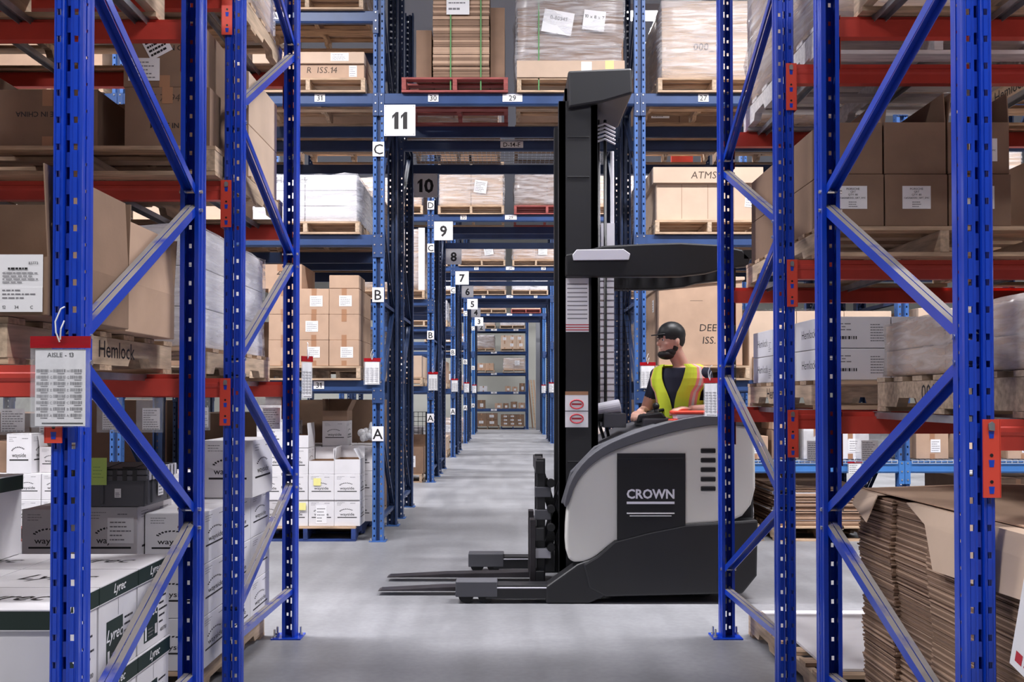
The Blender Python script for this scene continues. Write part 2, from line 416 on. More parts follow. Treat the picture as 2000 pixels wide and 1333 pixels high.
def conn_mesh(m):
    """end connector of a red beam: punched hook plate wrapping the outer corner of the post"""
    q = MB(); w, h = .046, .218
    def plate(x0, x1, z0, z1, holes):
        cols = sorted(holes)
        q.box(x0, x1, -.004, 0, z0, z1, m)
    q.box(-w / 2, w / 2, -.005, 0, -h, 0, m)
    q.box(-w / 2 - .003, -w / 2 - .001, -.005, .055, -h, 0, m)
    for z in (-.042, -.122, -.196):
        q.prism([(-.006, z - .011), (.006, z - .011), (.008, z + .009), (-.008, z + .009)], 'y', -.0056, -.0048, BLUE)
        q.cyl((0, -.0052, z + .022), (0, 1, 0), .005, .0012, BLACK, 10)
    q.prism([(-.008, -.032), (.008, -.03), (.009, -.012), (-.001, -.006), (-.008, -.012)], 'y', -.009, -.004, GALV)
    return q
def red_beam(label, x0, x1, y, z, face, conn, group=None):
    """step beam with its front face towards face (-1 camera, +1 away); conn: x of the end connectors"""
    t = thing('rack_beam', ((x0 + x1) / 2, y, z), label, 'rack beam', group); t['kind'] = 'thing'; L = (x1 - x0) / 2; h = .044
    s = face
    q = MB(); pl = [(0, -h), (0, -.002), (s * .002, 0), (s * .004, .008), (s * .004, .02), (0, .024), (0, h), (-s * .026, h), (-s * .026, .026), (-s * .044, .026), (-s * .044, -h)]
    pl = [(a, b) for a, b in pl]
    q.prism(pl, 'x', -L, L, RED); q.build('beam_profile', t)
    for cx, sd in conn:
        q = conn_mesh(ORANGE)
        o = q.build('end_connector', t, (cx - (x0 + x1) / 2, -.0115 if s < 0 else .0115, h), 0 if s < 0 else pi)
        if sd < 0: o.scale = (-1, 1, 1)
    return t
LD, RD_ = .0, .0
# the four frames that flank the opening: left and right of row 13 (nearest) and row 12
NF, NR = [.36, 1.53, 2.72, 3.95], [.905, 2.18, 3.40, 4.6]
FL13 = royal_frame('rack_frame', 'royal blue upright frame nearest the camera at left, with the aisle 13 sheet', -1.240, 2.578, -1.276, 3.76, NF, NR, .031, .02)
FL12 = royal_frame('rack_frame', 'royal blue upright frame behind the aisle 13 frame, at the left edge of the opening', -1.276, 4.25, -1.262, 5.39, NF, NR, .03, .04)
FR13 = royal_frame('rack_frame', 'royal blue upright frame nearest the camera at right, beside the flat cardboard stack', 1.318, 2.578, 1.293, 3.76, NF, NR, .031, .02)
FR12 = royal_frame('rack_frame', 'royal blue upright frame at the right edge of the opening, in front of the truck', 1.281, 4.25, 1.265, 5.39, NR, NF, .03, .04)
royal_frame('rack_frame', 'far end royal blue upright frame of the nearest left rack, outside the view', -3.80, 2.578, -3.80, 3.76, NF, NR)
royal_frame('rack_frame', 'far end royal blue upright frame of the second left rack, outside the view', -3.80, 4.25, -3.80, 5.39, NF, NR)
royal_frame('rack_frame', 'far end royal blue upright frame of the nearest right rack, outside the view', 3.86, 2.578, 3.86, 3.76, NF, NR)
royal_frame('rack_frame', 'far end royal blue upright frame of the second right rack, outside the view', 3.86, 4.25, 3.86, 5.39, NF, NR)
LV_L13, LV_L12, LV_R13, LV_R12 = [1.440, 2.885], [1.433, 2.349, 3.243], [1.288, 2.896], [1.287, 1.981, 2.892]
HN = {0: 'waist-high', 1: 'head-high', 2: 'topmost'}
for side, row, lv, xis, xo, yf, yr in ((-1, 'nearest left rack', LV_L13, (-1.2825, -1.3185), -3.755, 2.578, 3.76), (-1, 'second left rack', LV_L12, (-1.3185, -1.3045), -3.755, 4.25, 5.39),
                                     (1, 'nearest right rack', LV_R13, (1.3605, 1.3355), 3.815, 2.578, 3.76), (1, 'second right rack', LV_R12, (1.3235, 1.3075), 3.815, 4.25, 5.39)):
    for k, z in enumerate(lv):
        nm = HN[k] if len(lv) == 3 else ('waist-high', 'overhead')[k]
        xi = xis[0]; a, c = min(xi, xo), max(xi, xo)
        conn = [(xi + (.016 if side < 0 else -.016), -side), (xo + (-.016 if side < 0 else .016), side)]
        red_beam('red %s front beam of the %s' % (nm, row), a, c, yf + .006, z, -1, conn)
        xi = xis[1]; a, c = min(xi, xo), max(xi, xo)
        conn = [(xi + (.016 if side < 0 else -.016), side), (xo + (-.016 if side < 0 else .016), -side)]
        red_beam('red %s back beam of the %s' % (nm, row), a, c, yr - .006, z, 1, conn)
        for n, px in enumerate((.17, .64, 1.3, 2.05)):
            x = xi + side * px
            t = thing('pallet_support_bar', (x, (yf + yr) / 2, z + .03), 'grey steel pallet support across red beams, %s, %s level, %s from opening' % (row, nm, ORD[n]), 'support bar', 'pallet support bars')
            q = MB(); d = (yr - yf) / 2 - .03
            q.channel((0, -d, 0), (0, d, 0), .05, .026, GALV); q.build('bar_profile', t)
            q = MB(); q.box(-.03, .03, -d - .004, -d + .03, .013, .0155, GALV); q.build('hook', t); q = MB(); q.box(-.03, .03, d - .03, d + .004, .013, .0155, GALV); q.build('hook', t)

# --- blue racking of rows 11 and beyond
BW, BD, BDEP = .105, .085, 1.14
def bpost(m, rear=False):
    mb = MB(); w = BW / 2; H = 6.2
    hole_strip(mb, (-w, 0), (-.021, .0), 0, H, [(.42, .86, .02, .05)], .0706, m)
    hole_strip(mb, (-.021, 0), (-.015, .028), 0, H, [], .0706, m)
    hole_strip(mb, (-.015, .028), (.015, .028), 0, H, [], .0706, NAVY)  # recessed groove of the same blue post, its shade put into the colour
    hole_strip(mb, (.015, .028), (.021, 0), 0, H, [], .0706, m)
    hole_strip(mb, (.021, 0), (w, 0), 0, H, [(.14, .58, .02, .05)], .0706, m)
    for s in (-1, 1):
        hole_strip(mb, (s * w, 0), (s * w, BD), 0, H, [(.6, .72, .01, .03)], .0706, m)
        hole_strip(mb, (s * w, BD), (s * (w - .018), BD), 0, H, [], .0706, m)
    return mb.mesh('post')
def bfoot():
    q = MB(); q.box(-.08, .08, -.03, .12, 0, .008, STEELBLUE)
    for x, y in ((-.06, -.015), (.06, .1)): q.cyl((x, y, .02), (0, 0, 1), .01, .03, CHROME, 8)
    return q.mesh('foot_plate')
BN = [.2, 1.25, 2.3, 3.35, 4.4, 5.45]
def blue_frame(x, y, label, bright=STEELBLUE, letters=None, group=None):
    t = thing('rack_upright', (x, y, 0), label, 'rack frame', group)
    link('post', cached('bp' + bright.name, lambda: bpost(bright)), t, (0, 0, .006))
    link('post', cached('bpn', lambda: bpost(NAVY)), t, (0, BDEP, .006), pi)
    f = cached('bfoot', bfoot); link('foot_plate', f, t); link('foot_plate', f, t, (0, BDEP, 0), pi)
    def hz():
        q = MB(); q.channel((0, .05, 0), (0, BDEP - .05, 0), .05, .035, NAVY); return q.mesh('horizontal_brace')
    def dg(s):
        q = MB(); q.channel((0, .06, .03 if s else 1.02), (0, BDEP - .06, 1.02 if s else .03), .045, .03, NAVY); return q.mesh('diagonal_brace')
    for k, z in enumerate(BN):
        if k % 2 == 0: link('horizontal_brace', cached('bhz', hz), t, (0, 0, z))
        if k < len(BN) - 1: link('diagonal_brace', cached('bdg%d' % (k % 2), lambda: dg(k % 2)), t, (0, 0, z))
    for c, z in (letters or []):
        q = MB(); q.box(-.055, .055, -.008, -.004, -.07, .07, PAPER); q.text(c, (0, -.0085, -.05), XA, ZA, .1, INK, 0, .01); q.build('level_letter', t, (0, 0, z))
    return t
def blue_beam(x0, x1, y, z, label, face=-1, numbers=(), cl=.054, cr=.054, m=None, group=None):
    m = m or BEAMBLUE
    t = thing('rack_beam', ((x0 + x1) / 2, y, z), label, 'rack beam', group); t['kind'] = 'thing'; L = (x1 - x0) / 2 - BW / 2 - .002; h = .057
    def prof():
        q = MB(); s = face
        q.prism([(0, -h + .016), (0, h - .004), (-s * .004, h), (-s * .05, h), (-s * .05, -h), (s * -.012, -h)], 'x', -L, L, m); return q.mesh('beam_profile')
    link('beam_profile', cached(('bb', round(L, 3), face, m.name), prof), t)
    for sx, cw in ((-1, cl), (1, cr)):
        if not cw: continue
        def cn():
            q = MB(); q.box(0, cw, -.006, 0, -.16, .06, m); n = 2 if cw > .08 else 1
            for i in range(n):
                for k in range(3): q.cyl((cw * (i + .5) / n + (0 if n == 1 else (-.006 if i == 0 else .006)), -.008, .04 - k * .08), (0, 1, 0), .008, .006, CHROME, 8)
            return q.mesh('end_connector')
        o = link('end_connector', cached(('cn', cw, m.name), cn), t, (sx * L, -.001 if face < 0 else .001, 0), 0 if face < 0 else pi)
        if sx < 0: o.location.x = -L - (cw if face < 0 else 0)
        elif face > 0: o.location.x = L + cw
    for s, lx, w in numbers:
        q = MB(); q.box(-w / 2, w / 2, -.004, -.001, -.037, .037, PAPER); q.text(s, (0, -.0044, -.026), XA, ZA, .052, INK, 0, .008); q.build('bin_number', t, (lx, 0, .012))
    return t
XL, XR = -1.247, 1.264
LINES = [-6.26, -3.755, XL, XR, 3.78, 6.29]
ROWS = [(11, 8.81), (9, 14.76), (7, 20.71), (5, 26.66), (3, 32.61)]
ZLV = [1.483, 2.880, 4.242, 5.04]
BAYN = {0: 'outer left bay', 1: 'left bay', 2: 'bay over the aisle', 3: 'right bay', 4: 'outer right bay'}
LVN = ['waist-high', 'second', 'sign-high', 'top']
for num, y0 in ROWS:
    lines = LINES if num == 11 else LINES[1:5]
    for x in lines:
        side = {-6.26: 'outermost left', -3.755: 'outer left', XL: 'left aisle-side', XR: 'right aisle-side', 3.78: 'outer right', 6.29: 'outermost right'}[x]
        lt = None
        if x == XL: lt = [('A', 1.03), ('B', 2.36), ('C', 3.76)] + ([('D', 4.45)] if num < 11 else [])
        blue_frame(x, y0, '%s steel-blue upright frame of rack %s' % (side, SW[num]), STEELBLUE if num > 3 else LTBLUE, lt)
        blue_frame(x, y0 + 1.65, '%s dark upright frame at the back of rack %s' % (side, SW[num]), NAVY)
    n = len(lines) - 1
    for i in range(n):
        x0, x1 = lines[i], lines[i + 1]; bi = LINES.index(x0); tunnel = bi == 2
        lv = [(k, z) for k, z in enumerate(ZLV)]
        if tunnel: lv = lv[2:]
        if bi > 1: lv = [e for e in lv if e[0] != 3]
        if bi == 3 and num == 11: lv = [(4, .71)] + lv
        if bi == 4: lv = [(4, .71)] + lv
        for k, z in lv:
            nm = (LVN + ['knee-high'])[k]
            numb = []
            if tunnel and k == 2: numb = [('30', -.73, .1), ('29', .03, .19), ('28', .78, .1)]
            if bi == 1 and num == 11 and k in (0, 2): numb = [('31', .69, .1)]
            if bi == 3 and k == 2: numb = [('27', -.65, .1)]
            if bi == 1 and num == 11 and k == 3: numb = [('A-12', .3, .2)]
            cl = cr = .052
            if k in (0, 1, 4) and bi == 1: cr = .104
            if k in (0, 1, 4) and bi == 3: cl = .104
            mm = LTBLUE if k == 4 else BEAMBLUE
            blue_beam(x0, x1, y0 - .003, z, '%s front blue beam, %s, rack %s' % (nm, BAYN[bi], SW[num]), -1, numb, cl, cr, mm)
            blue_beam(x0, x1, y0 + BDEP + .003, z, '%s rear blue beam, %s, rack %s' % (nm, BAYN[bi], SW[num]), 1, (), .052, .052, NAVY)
            numb = [('D-14-F', .03, .26)] if (tunnel and num == 11 and k == 2) else []
            if k != 4:
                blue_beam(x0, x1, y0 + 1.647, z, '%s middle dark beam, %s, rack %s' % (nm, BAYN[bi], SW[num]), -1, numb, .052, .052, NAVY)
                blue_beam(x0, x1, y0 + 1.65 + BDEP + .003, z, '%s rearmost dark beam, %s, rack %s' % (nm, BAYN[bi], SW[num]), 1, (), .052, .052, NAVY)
# end rack along the back wall
EY = 37.6; EZ = [.78, 1.48, 2.25, 3.12, 4.05, 5.2]
EX = [-1.75, .765]
for x in EX: blue_frame(x, EY, '%s blue upright frame of the rack along the back wall' % ('left' if x < 0 else 'right'), STEELBLUE)
for k, z in enumerate(EZ):
    blue_beam(EX[0], EX[1], EY - .003, z, '%s blue front beam counted up, rack along the back wall' % ORD[k], -1, [('101', -.1, .24), ('102', .8, .2)] if k in (1, 4) else [('103', -.1, .24)])
    blue_beam(EX[0], EX[1], EY + BDEP + .003, z, '%s blue back beam counted up, rack along the back wall' % ORD[k], 1, (), .052, .052, NAVY)

# --- aisle number signs
for n in range(2, 12):
    odd = n % 2; y0 = dict(ROWS)[n if odd else n + 1]
    y = y0 - .012 if odd else y0 + 1.65 - .02 + BDEP * .97
    q = MB(); q.box(-.15, .15, -.003, .003, -.15, .15, PAPER); q.text(str(n), (0, -.0036, -.085), XA, ZA, .17, INK, 0, .03)
    for sx in (-.135, .135):
        for sz in (-.135, .135): q.cyl((sx, -.004, sz), (0, 1, 0), .005, .003, GALV, 8)
    o = q.build('aisle_sign', None, (XL + .205, y, 4.035 if n > 3 else 4.0), radians(1.0 * (-1 if odd else 1)))
    tag(o, 'square %s sign with black number %s hung at the post' % ('white' if odd else 'shaded', SW[n]), 'sign')
# --- red-topped barcode pouches tied to posts
def pouch(x, y, z, w, h, label, rot=0., tilt=0., title=None, red=True, fine=True):
    t = thing('document_pouch', (x, y, z), label, 'document pouch', rot=rot); t.rotation_euler = (tilt, 0, rot)
    q = MB(); q.box(-w / 2, w / 2, -.0032, -.0028, -h, 0, POUCH); q.box(-w / 2, w / 2, .0008, .0012, -h, 0, POUCH); q.build('clear_sleeve', t, bevel=0)
    top = h * .13 if red else 0
    if red:
        q = MB(); q.box(-w / 2, w / 2, -.0042, .0016, -top, 0, POUCHR); q.build('red_header', t)
    q = MB(); pw = w * .84 if red else w * .64; ph = h * (.84 if red else .62); px = 0 if red else w * .05; pz = -top - .004 if red else -h * .3
    q.box(px - pw / 2, px + pw / 2, -.0016, -.0006, pz - ph, pz, PAPER)
    R = random.Random(int(x * 1000))
    if red and fine:
        if title: q.text(title, (px, -.002, pz - ph * .10), XA, ZA, ph * .06, INK, 0, .012)
        for c in range(3):
            for r in range(8):
                zz = pz - ph * (.3 + r * .083); xx = px - pw / 2 + pw * (.03 + c * .335)
                q.barcode((xx, -.002, zz), XA, ZA, pw * .24, ph * .042, GREYINK, 13, R)
                q.rect((xx + pw * .08, -.002, zz - ph * .022), XA, ZA, pw * .14, ph * .012, GREYINK)
                if c < 2: q.text('HGFEDCBA'[r], (xx + pw * .29, -.002, zz), XA, ZA, ph * .035, GREYINK)
        q.rect((px - pw * .36, -.002, pz - ph * .975), XA, ZA, pw * .82, ph * .018, INK)
    else: q.lines((px - pw * .44, -.002, pz - ph), XA, ZA, pw * .88, ph * .95, 9 if fine else 5, GREYINK, R)
    q.build('printed_sheet', t)
    if red:
        q = MB(); q.tube([(0, -.007, -top * .5), (-.008, -.012, top * .3), (-.01, -.012, top * 1.2), (.002, -.006, top * 2.3), (.008, .004, top * 2.5)], .0022, TIE, 6)
        q.tube([(.002, -.008, -top * .3), (.006, -.013, top * .6), (.012, -.006, top * 1.3)], .0022, TIE, 6); q.build('zip_tie', t)
    return t
pouch(XP(117, 2.555), 2.558, ZP(657, 2.555), .166, .253, 'clear pouch with red top, aisle 13 barcode sheet, tied to the nearest left post', title='AISLE - 13')
pouch(XP(727, 8.79), 8.785, ZP(700, 8.79), .16, .255, 'red-topped barcode pouch on the post under letter B, rack eleven')
pouch(XP(1265, 8.79), 8.785, ZP(708, 8.79), .15, .25, 'red-topped barcode pouch on the right post behind the truck driver')
pouch(XP(588, 5.30), 5.452, ZP(694, 5.30), .10, .25, 'red-topped pouch edge-on at the left side of the opening', rot=radians(62))
pouch(XP(1397, 5.35), 5.46, ZP(738, 5.35), .13, .23, 'tilted white pouch sheet at the right post in front of the truck', rot=radians(-62))
for num, y0 in ROWS[1:]:
    pouch(XL + .04, y0 - .02, 1.77, .16, .3, 'red-topped barcode pouch on the left post of rack %s' % SW[num], fine=num > 5)
    pouch(XR - .02, y0 - .02, 1.77, .16, .3, 'red-topped barcode pouch on the right post of rack %s' % SW[num], fine=False)
for n, (px, d, w, h) in enumerate(((22, 4.20, .17, .17), (96, 4.21, .16, .17), (214, 4.22, .115, .16), (293, 4.22, .125, .16), (398, 4.225, .06, .15))):
    pouch(XP(px, d), d, 1.388, w, h, 'clear plastic pouch hanging under the red beam, %s from the left' % ORD[n], red=False)
pouch(XP(1590, 4.225), 4.222, 1.235, .13, .15, 'clear pouch of printed paper under the right waist-high red beam, beside the connector', red=False)
pouch(XP(1695, 4.225), 4.222, 1.237, .12, .15, 'clear pouch of printed paper under the right waist-high red beam, further from the connector', red=False)
pouch(XP(530, 5.44), 5.41, 1.385, .16, .2, 'clear pouch under the back red beam at the left of the opening', red=False)

# ------------------------------------------------------------------ goods: pallets, cartons, wrapped loads
def pallet(x, y, z, w, d, label, style='pine', h=.138, text=None, group=None, rot=0):
    """x = centre, y = front edge, z = underside; stringers run away from the viewer"""
    t = thing('pallet', (x, y + d / 2, z + .001), label, 'pallet', group, rot)
    W, WY = {'pine': (WOOD, WOODY), 'old': (WOODG, WOODG), 'red': (WOODR, WOODR), 'blue': (WOODB, WOODB), 'white': (WOODW, WOODW)}[style]
    hw, hd = w / 2, d / 2; T = .018
    def deck():
        q = MB(); n = 7; bw = .092
        for i in range(n):
            yy = -hd + bw / 2 + (d - bw) * i / (n - 1); q.box(-hw, hw, yy - bw / 2, yy + bw / 2, h - T, h, WOOD if style == 'blue' else W)
        return q.mesh('top_deck')
    def bot():
        q = MB()
        for yy in (-hd + .05, 0, hd - .05): q.box(-hw, hw, yy - .048, yy + .048, 0, T, W)
        return q.mesh('bottom_deck')
    def strg(tx):
        q = MB(); a, c = T + .001, h - T - .001; pl = [(-hd, a)]
        for cy in (-d * .24, d * .24):
            pl += [(cy - .11, a), (cy - .085, a + .035), (cy + .085, a + .035), (cy + .11, a)]
        pl += [(hd, a), (hd, c), (-hd, c)]
        q.prism(pl, 'x', -.02, .02, WY)
        if tx:
            q.text(tx, (.0205, .10, a + .026), YA, ZA, .06, PENCIL if tx != 'Hemlock' else INK, 0, .005); q.text(tx, (-.0205, .08, a + .026), -YA, ZA, .06, INK, 0, .005)
        return q.mesh('stringer')
    k = (round(w, 3), round(d, 3), round(h, 3), style)
    link('top_deck', cached(('pd',) + k, deck), t)
    link('bottom_deck', cached(('pb',) + k, bot), t)
    for i, sx in enumerate((-hw + .022, 0, hw - .022)):
        tx = text if (text and i != 1) else None
        link('stringer', cached(('ps', tx) + k, lambda: strg(tx)), t, (sx, 0, 0))
    return t
def wayside(q, w, h, y, m=INK, up=ZA, right=XA, org=(0, 0, 0), grid=True):
    """printed carton face: arc logo, name, bar and lines, on a face of width w, height h"""
    o = Vector(org); r = Vector(right); u = Vector(up); n = r.cross(u) * .0006
    P = lambda a, c: o + r * a + u * c + n
    for k in range(9):
        a0 = radians(160 - k * 14); a1 = a0 - radians(9)
        c = lambda a, rr: P(cos(a) * w * .3 * rr - w * .02, h * .52 + sin(a) * h * .15 * rr)
        q.poly([c(a0, 1), c(a0, .82), c(a1, .82 + .06), c(a1, 1.06)][::-1], m)
    q.text('wayside', P(0, h * .41), r, u, h * .105, m, 0, .008, w * .56)
    q.rect(P(-w * .38, h * .32), r, u, w * .76, h * .034, m)
    q.lines(P(-w * .4, h * .8), r, u, w * .3, h * .14, 3, GREYINK, fill=.25)
    q.lines(P(w * .12, h * .86), r, u, w * .26, h * .06, 1, GREYINK, fill=.3)
def carton(x, y, z, w, d, h, label, m=TAN, style='tape', lab=None, group=None, rot=0, prints=None, flaps=None, name='carton', bev=.003, cat='carton'):
    """x = centre, y = front face, z = underside. style: tape/plain/way/hem. lab: list of (x, z, w, h) sheets on the front (fractions). flaps: which flaps stand up"""
    key = ('ct', round(w, 3), round(d, 3), round(h, 3), m.name, style, prints, bool(flaps))
    def body():
        q = MB(); hw, hd = w / 2, d / 2
        if flaps:
            q.box(-hw, hw, -hd, hd, 0, h, m, skip='t')
            q.box(-hw + .004, hw - .004, -hd + .004, hd - .004, .004, h, INSIDE, skip='tb')
            q.poly([(-hw, -hd, .006), (hw, -hd, .006), (hw, hd, .006), (-hw, hd, .006)], INSIDE)
        else:
            q.box(-hw, hw, -hd, hd, 0, h, m)
            q.rect((-hw, -.0015, h + .0004), XA, YA, w, .003, INSIDE)
        if style == 'way':
            wayside(q, w, h, -hd, org=(0, -hd, 0)); wayside(q, d, h, 0, org=(hw, 0, 0), right=YA); wayside(q, d, h, 0, org=(-hw, 0, 0), right=-YA)
        if style == 'hem':
            for sx, rr in ((hw, YA), (-hw, -YA)):
                q.text('Hemlock', (sx * 1.001, 0, h * .38), rr, ZA, h * .3, INK, 0, .0, d * .52)
                q.lines(Vector((sx * 1.0012, 0, h * .15)) + rr * d * .3, rr, ZA, d * .14, h * .4, 5, GREYINK)
            q.lines((-w * .42, -hd - .0005, h * .55), XA, ZA, w * .55, h * .28, 3, GREYINK); q.lines((w * .2, -hd - .0005, h * .2), XA, ZA, w * .2, h * .6, 7, GREYINK)
            q.barcode((-w * .4, -hd - .0005, h * .28), XA, ZA, w * .4, h * .1, INK)
        if prints:
            for s, px, pz, hh, ink, rotd in prints:
                a = radians(rotd); q.text(s, (px * w, -hd - .0006, pz * h), (cos(a), 0, sin(a)), (-sin(a), 0, cos(a)), hh, {'i': INK, 'p': PENCIL}[ink], .12 if ink == 'p' else 0, .0 if ink == 'p' else .012)
        return q.mesh('carton')
    o = link(name, cached(key, body), None, (x, y + d / 2, z + .001), rot, bev)
    tag(o, label, cat, group)
    if style == 'tape' and not flaps:
        def tp():
            q = MB(); k = .024
            q.box(-k, k, -d / 2 - .0008, d / 2 + .0008, h, h + .0008, TAPE)
            q.box(-k, k, -d / 2 - .0012, -d / 2 - .0002, h * .72, h + .0004, TAPE); q.box(-k, k, d / 2 + .0002, d / 2 + .0012, h * .72, h + .0004, TAPE)
            q.box(-k, k, -d / 2 - .0012, -d / 2 - .0002, 0, h * .2, TAPE)
            return q.mesh('parcel_tape')
        link('parcel_tape', cached(('tp', round(d, 3), round(h, 3)), tp), o)
    if lab:
        for lx, lz, lw, lh in lab:
            def lb():
                q = MB(); q.box(-lw * w / 2, lw * w / 2, -.0012, 0, -lh * h / 2, lh * h / 2, PAPER)
                q.lines((-lw * w * .4, -.0016, -lh * h * .42), XA, ZA, lw * w * .8, lh * h * .84, 5, GREYINK, fill=.3)
                return q.mesh('shipping_label')
            link('shipping_label', cached(('lb', round(lw * w, 4), round(lh * h, 4)), lb), o, (lx * w, -d / 2 - .0006, lz * h))
    for f, ang in (flaps or {}).items():
        q = MB(); L = (d if f in 'lr' else w) - .004; fw = min(w, d) * .48
        q.box(-L / 2, L / 2, -.002, .002, 0, fw, m)
        p = {'f': ((0, -d / 2 + .002, h), (-radians(ang), 0, 0)), 'b': ((0, d / 2 - .002, h), (radians(ang), 0, 0)),
             'l': ((-w / 2 + .002, 0, h), (radians(ang), 0, -pi / 2)), 'r': ((w / 2 - .002, 0, h), (radians(ang), 0, pi / 2))}[f]
        if f == 'f': p = (p[0], (radians(ang), 0, 0))
        if f == 'b': p = (p[0], (-radians(ang), 0, 0))
        if f == 'l': p = (p[0], (radians(ang), 0, -pi / 2))
        if f == 'r': p = (p[0], (radians(ang), 0, pi / 2))
        q.build('flap', o, p[0], p[1])
    return o
def lab1(R): return [(R.uniform(-.12, .12), R.uniform(.5, .62), .42, .42)]
def stack(x0, y, z, cols, deep, tiers, size, where, m=TAN, style='tape', labels=True, group=None, skip=(), seed=1, jitter=.006, noun='tan carton', prints=None):
    """a block of single cartons; x0 = left edge, y = front"""
    R = random.Random(seed); w, d, h = size
    for r in range(deep):
        for c in range(cols):
            for k in range(tiers):
                if (c, r, k) in skip: continue
                lb = '%s, ' % noun
                lb += ('%s tier' % ('only' if tiers == 1 else 'bottom' if k == 0 else 'top' if k == tiers - 1 else 'middle' if tiers == 3 else ORD[k]))
                if cols > 1: lb += ', %s column' % ('left' if c == 0 else 'right' if c == cols - 1 else 'middle' if cols == 3 else ORD[c])
                if deep > 1: lb += ', %s row' % ('front' if r == 0 else 'back' if r == deep - 1 else 'middle')
                carton(x0 + (c + .5) * (w + .006) + R.uniform(-jitter, jitter) * .4, y + r * (d + .006) + (R.uniform(0, jitter)), z + k * (h + .002), w, d, h, lb + ', ' + where, m, style,
                       lab1(R) if (labels and r == 0 and R.random() < .75) else None, group, 0, prints)
def shell(q, w, d, h, m, amp=.012, seed=0, n=7, grow=.008, top=True, flare=0):
    """loose film wrapped round a block w x d x h, base centre at the origin"""
    bm = bmesh.new(); bmesh.ops.create_cube(bm, size=1); bmesh.ops.subdivide_edges(bm, edges=bm.edges[:], cuts=n, use_grid_fill=True)
    o = len(q.v); i = q.mi(m); bm.verts.ensure_lookup_table()
    for v in bm.verts:
        p = Vector(((v.co.x) * (w + 2 * grow), (v.co.y) * (d + 2 * grow), (v.co.z + .5) * (h + grow)))
        e = sum(1 for c in v.co if abs(abs(c) - .5) < 1e-4)
        nv = Vector(tuple(c if abs(abs(c) - .5) < 1e-4 else 0 for c in v.co)).normalized()
        k = noise.noise(Vector((p.x * 5 + seed, p.y * 5, p.z * 7))) * amp + (amp * .6 if e == 1 else -.004)
        if v.co.z < -.49: k = max(k, 0) if False else 0; nv.z = 0
        p += nv * k
        if flare: p.x += flare * (p.z / h) * (1 if v.co.x > 0 else .4)
        q.v.append((p.x, p.y, max(p.z, 0.001)))
    for f in bm.faces: q.f.append(tuple(o + v.index for v in f.verts)); q.m.append(i)
    bm.free()
def wrapped(x, y, z, w, d, h, label, m=WHITEC, fm=FILMW, seed=0, cols=2, tiers=3, sheet_=None, group=None, rot=0, prints=None, amp=.014, strap=False):
    t = thing('wrapped_load', (x, y + d / 2, z + .001), label, 'wrapped load', group, rot)
    q = MB(); g = .003
    R = random.Random(seed)
    cw, ch = w / cols, h / tiers
    for c in range(cols):
        for r in range(2):
            for k in range(tiers):
                x0 = -w / 2 + c * cw; y0 = -d / 2 + r * d / 2; j = R.uniform(-.004, .004)
                q.box(x0 + g, x0 + cw - g, y0 + g + j, y0 + d / 2 - g + j, k * ch + g * .5, (k + 1) * ch - g * .5, m)
    for s, px, pz, hh, ink, rd in (prints or ()): q.text(s, (px * w, -d / 2 - .004, pz * h), XA, ZA, hh, {'i': INK, 'p': PENCIL, 'g': GREENINK}[ink], .1 if ink == 'p' else 0)
    q.build('packed_cartons', t, bevel=.004)
    q = MB(); shell(q, w, d, h, fm, amp, seed); q.build('stretch_film', t, smooth=True)
    for lx, lz, lw, lh, rd, tx in (sheet_ or ()):
        q = MB(); q.box(-lw / 2, lw / 2, -.0014, 0, -lh / 2, lh / 2, PAPER)
        if tx: q.text(tx, (0, -.002, lh * .1), XA, ZA, lh * .17, INK)
        else: q.lines((-lw * .4, -.002, -lh * .4), XA, ZA, lw * .8, lh * .8, 6, GREYINK)
        q.build('packing_sheet', t, (lx * w, -d / 2 - .026, lz * h), (0, -radians(rd), 0))
    if strap:
        for sx in strap:
            q = MB(); q.box(-.006, .006, -d / 2 - .03, -d / 2 - .027, -.12, h + .03, STRAP); q.box(-.006, .006, -d / 2 - .03, d / 2 + .03, h + .03, h + .033, STRAP); q.build('strap', t, (sx * w, 0, 0))
    return t

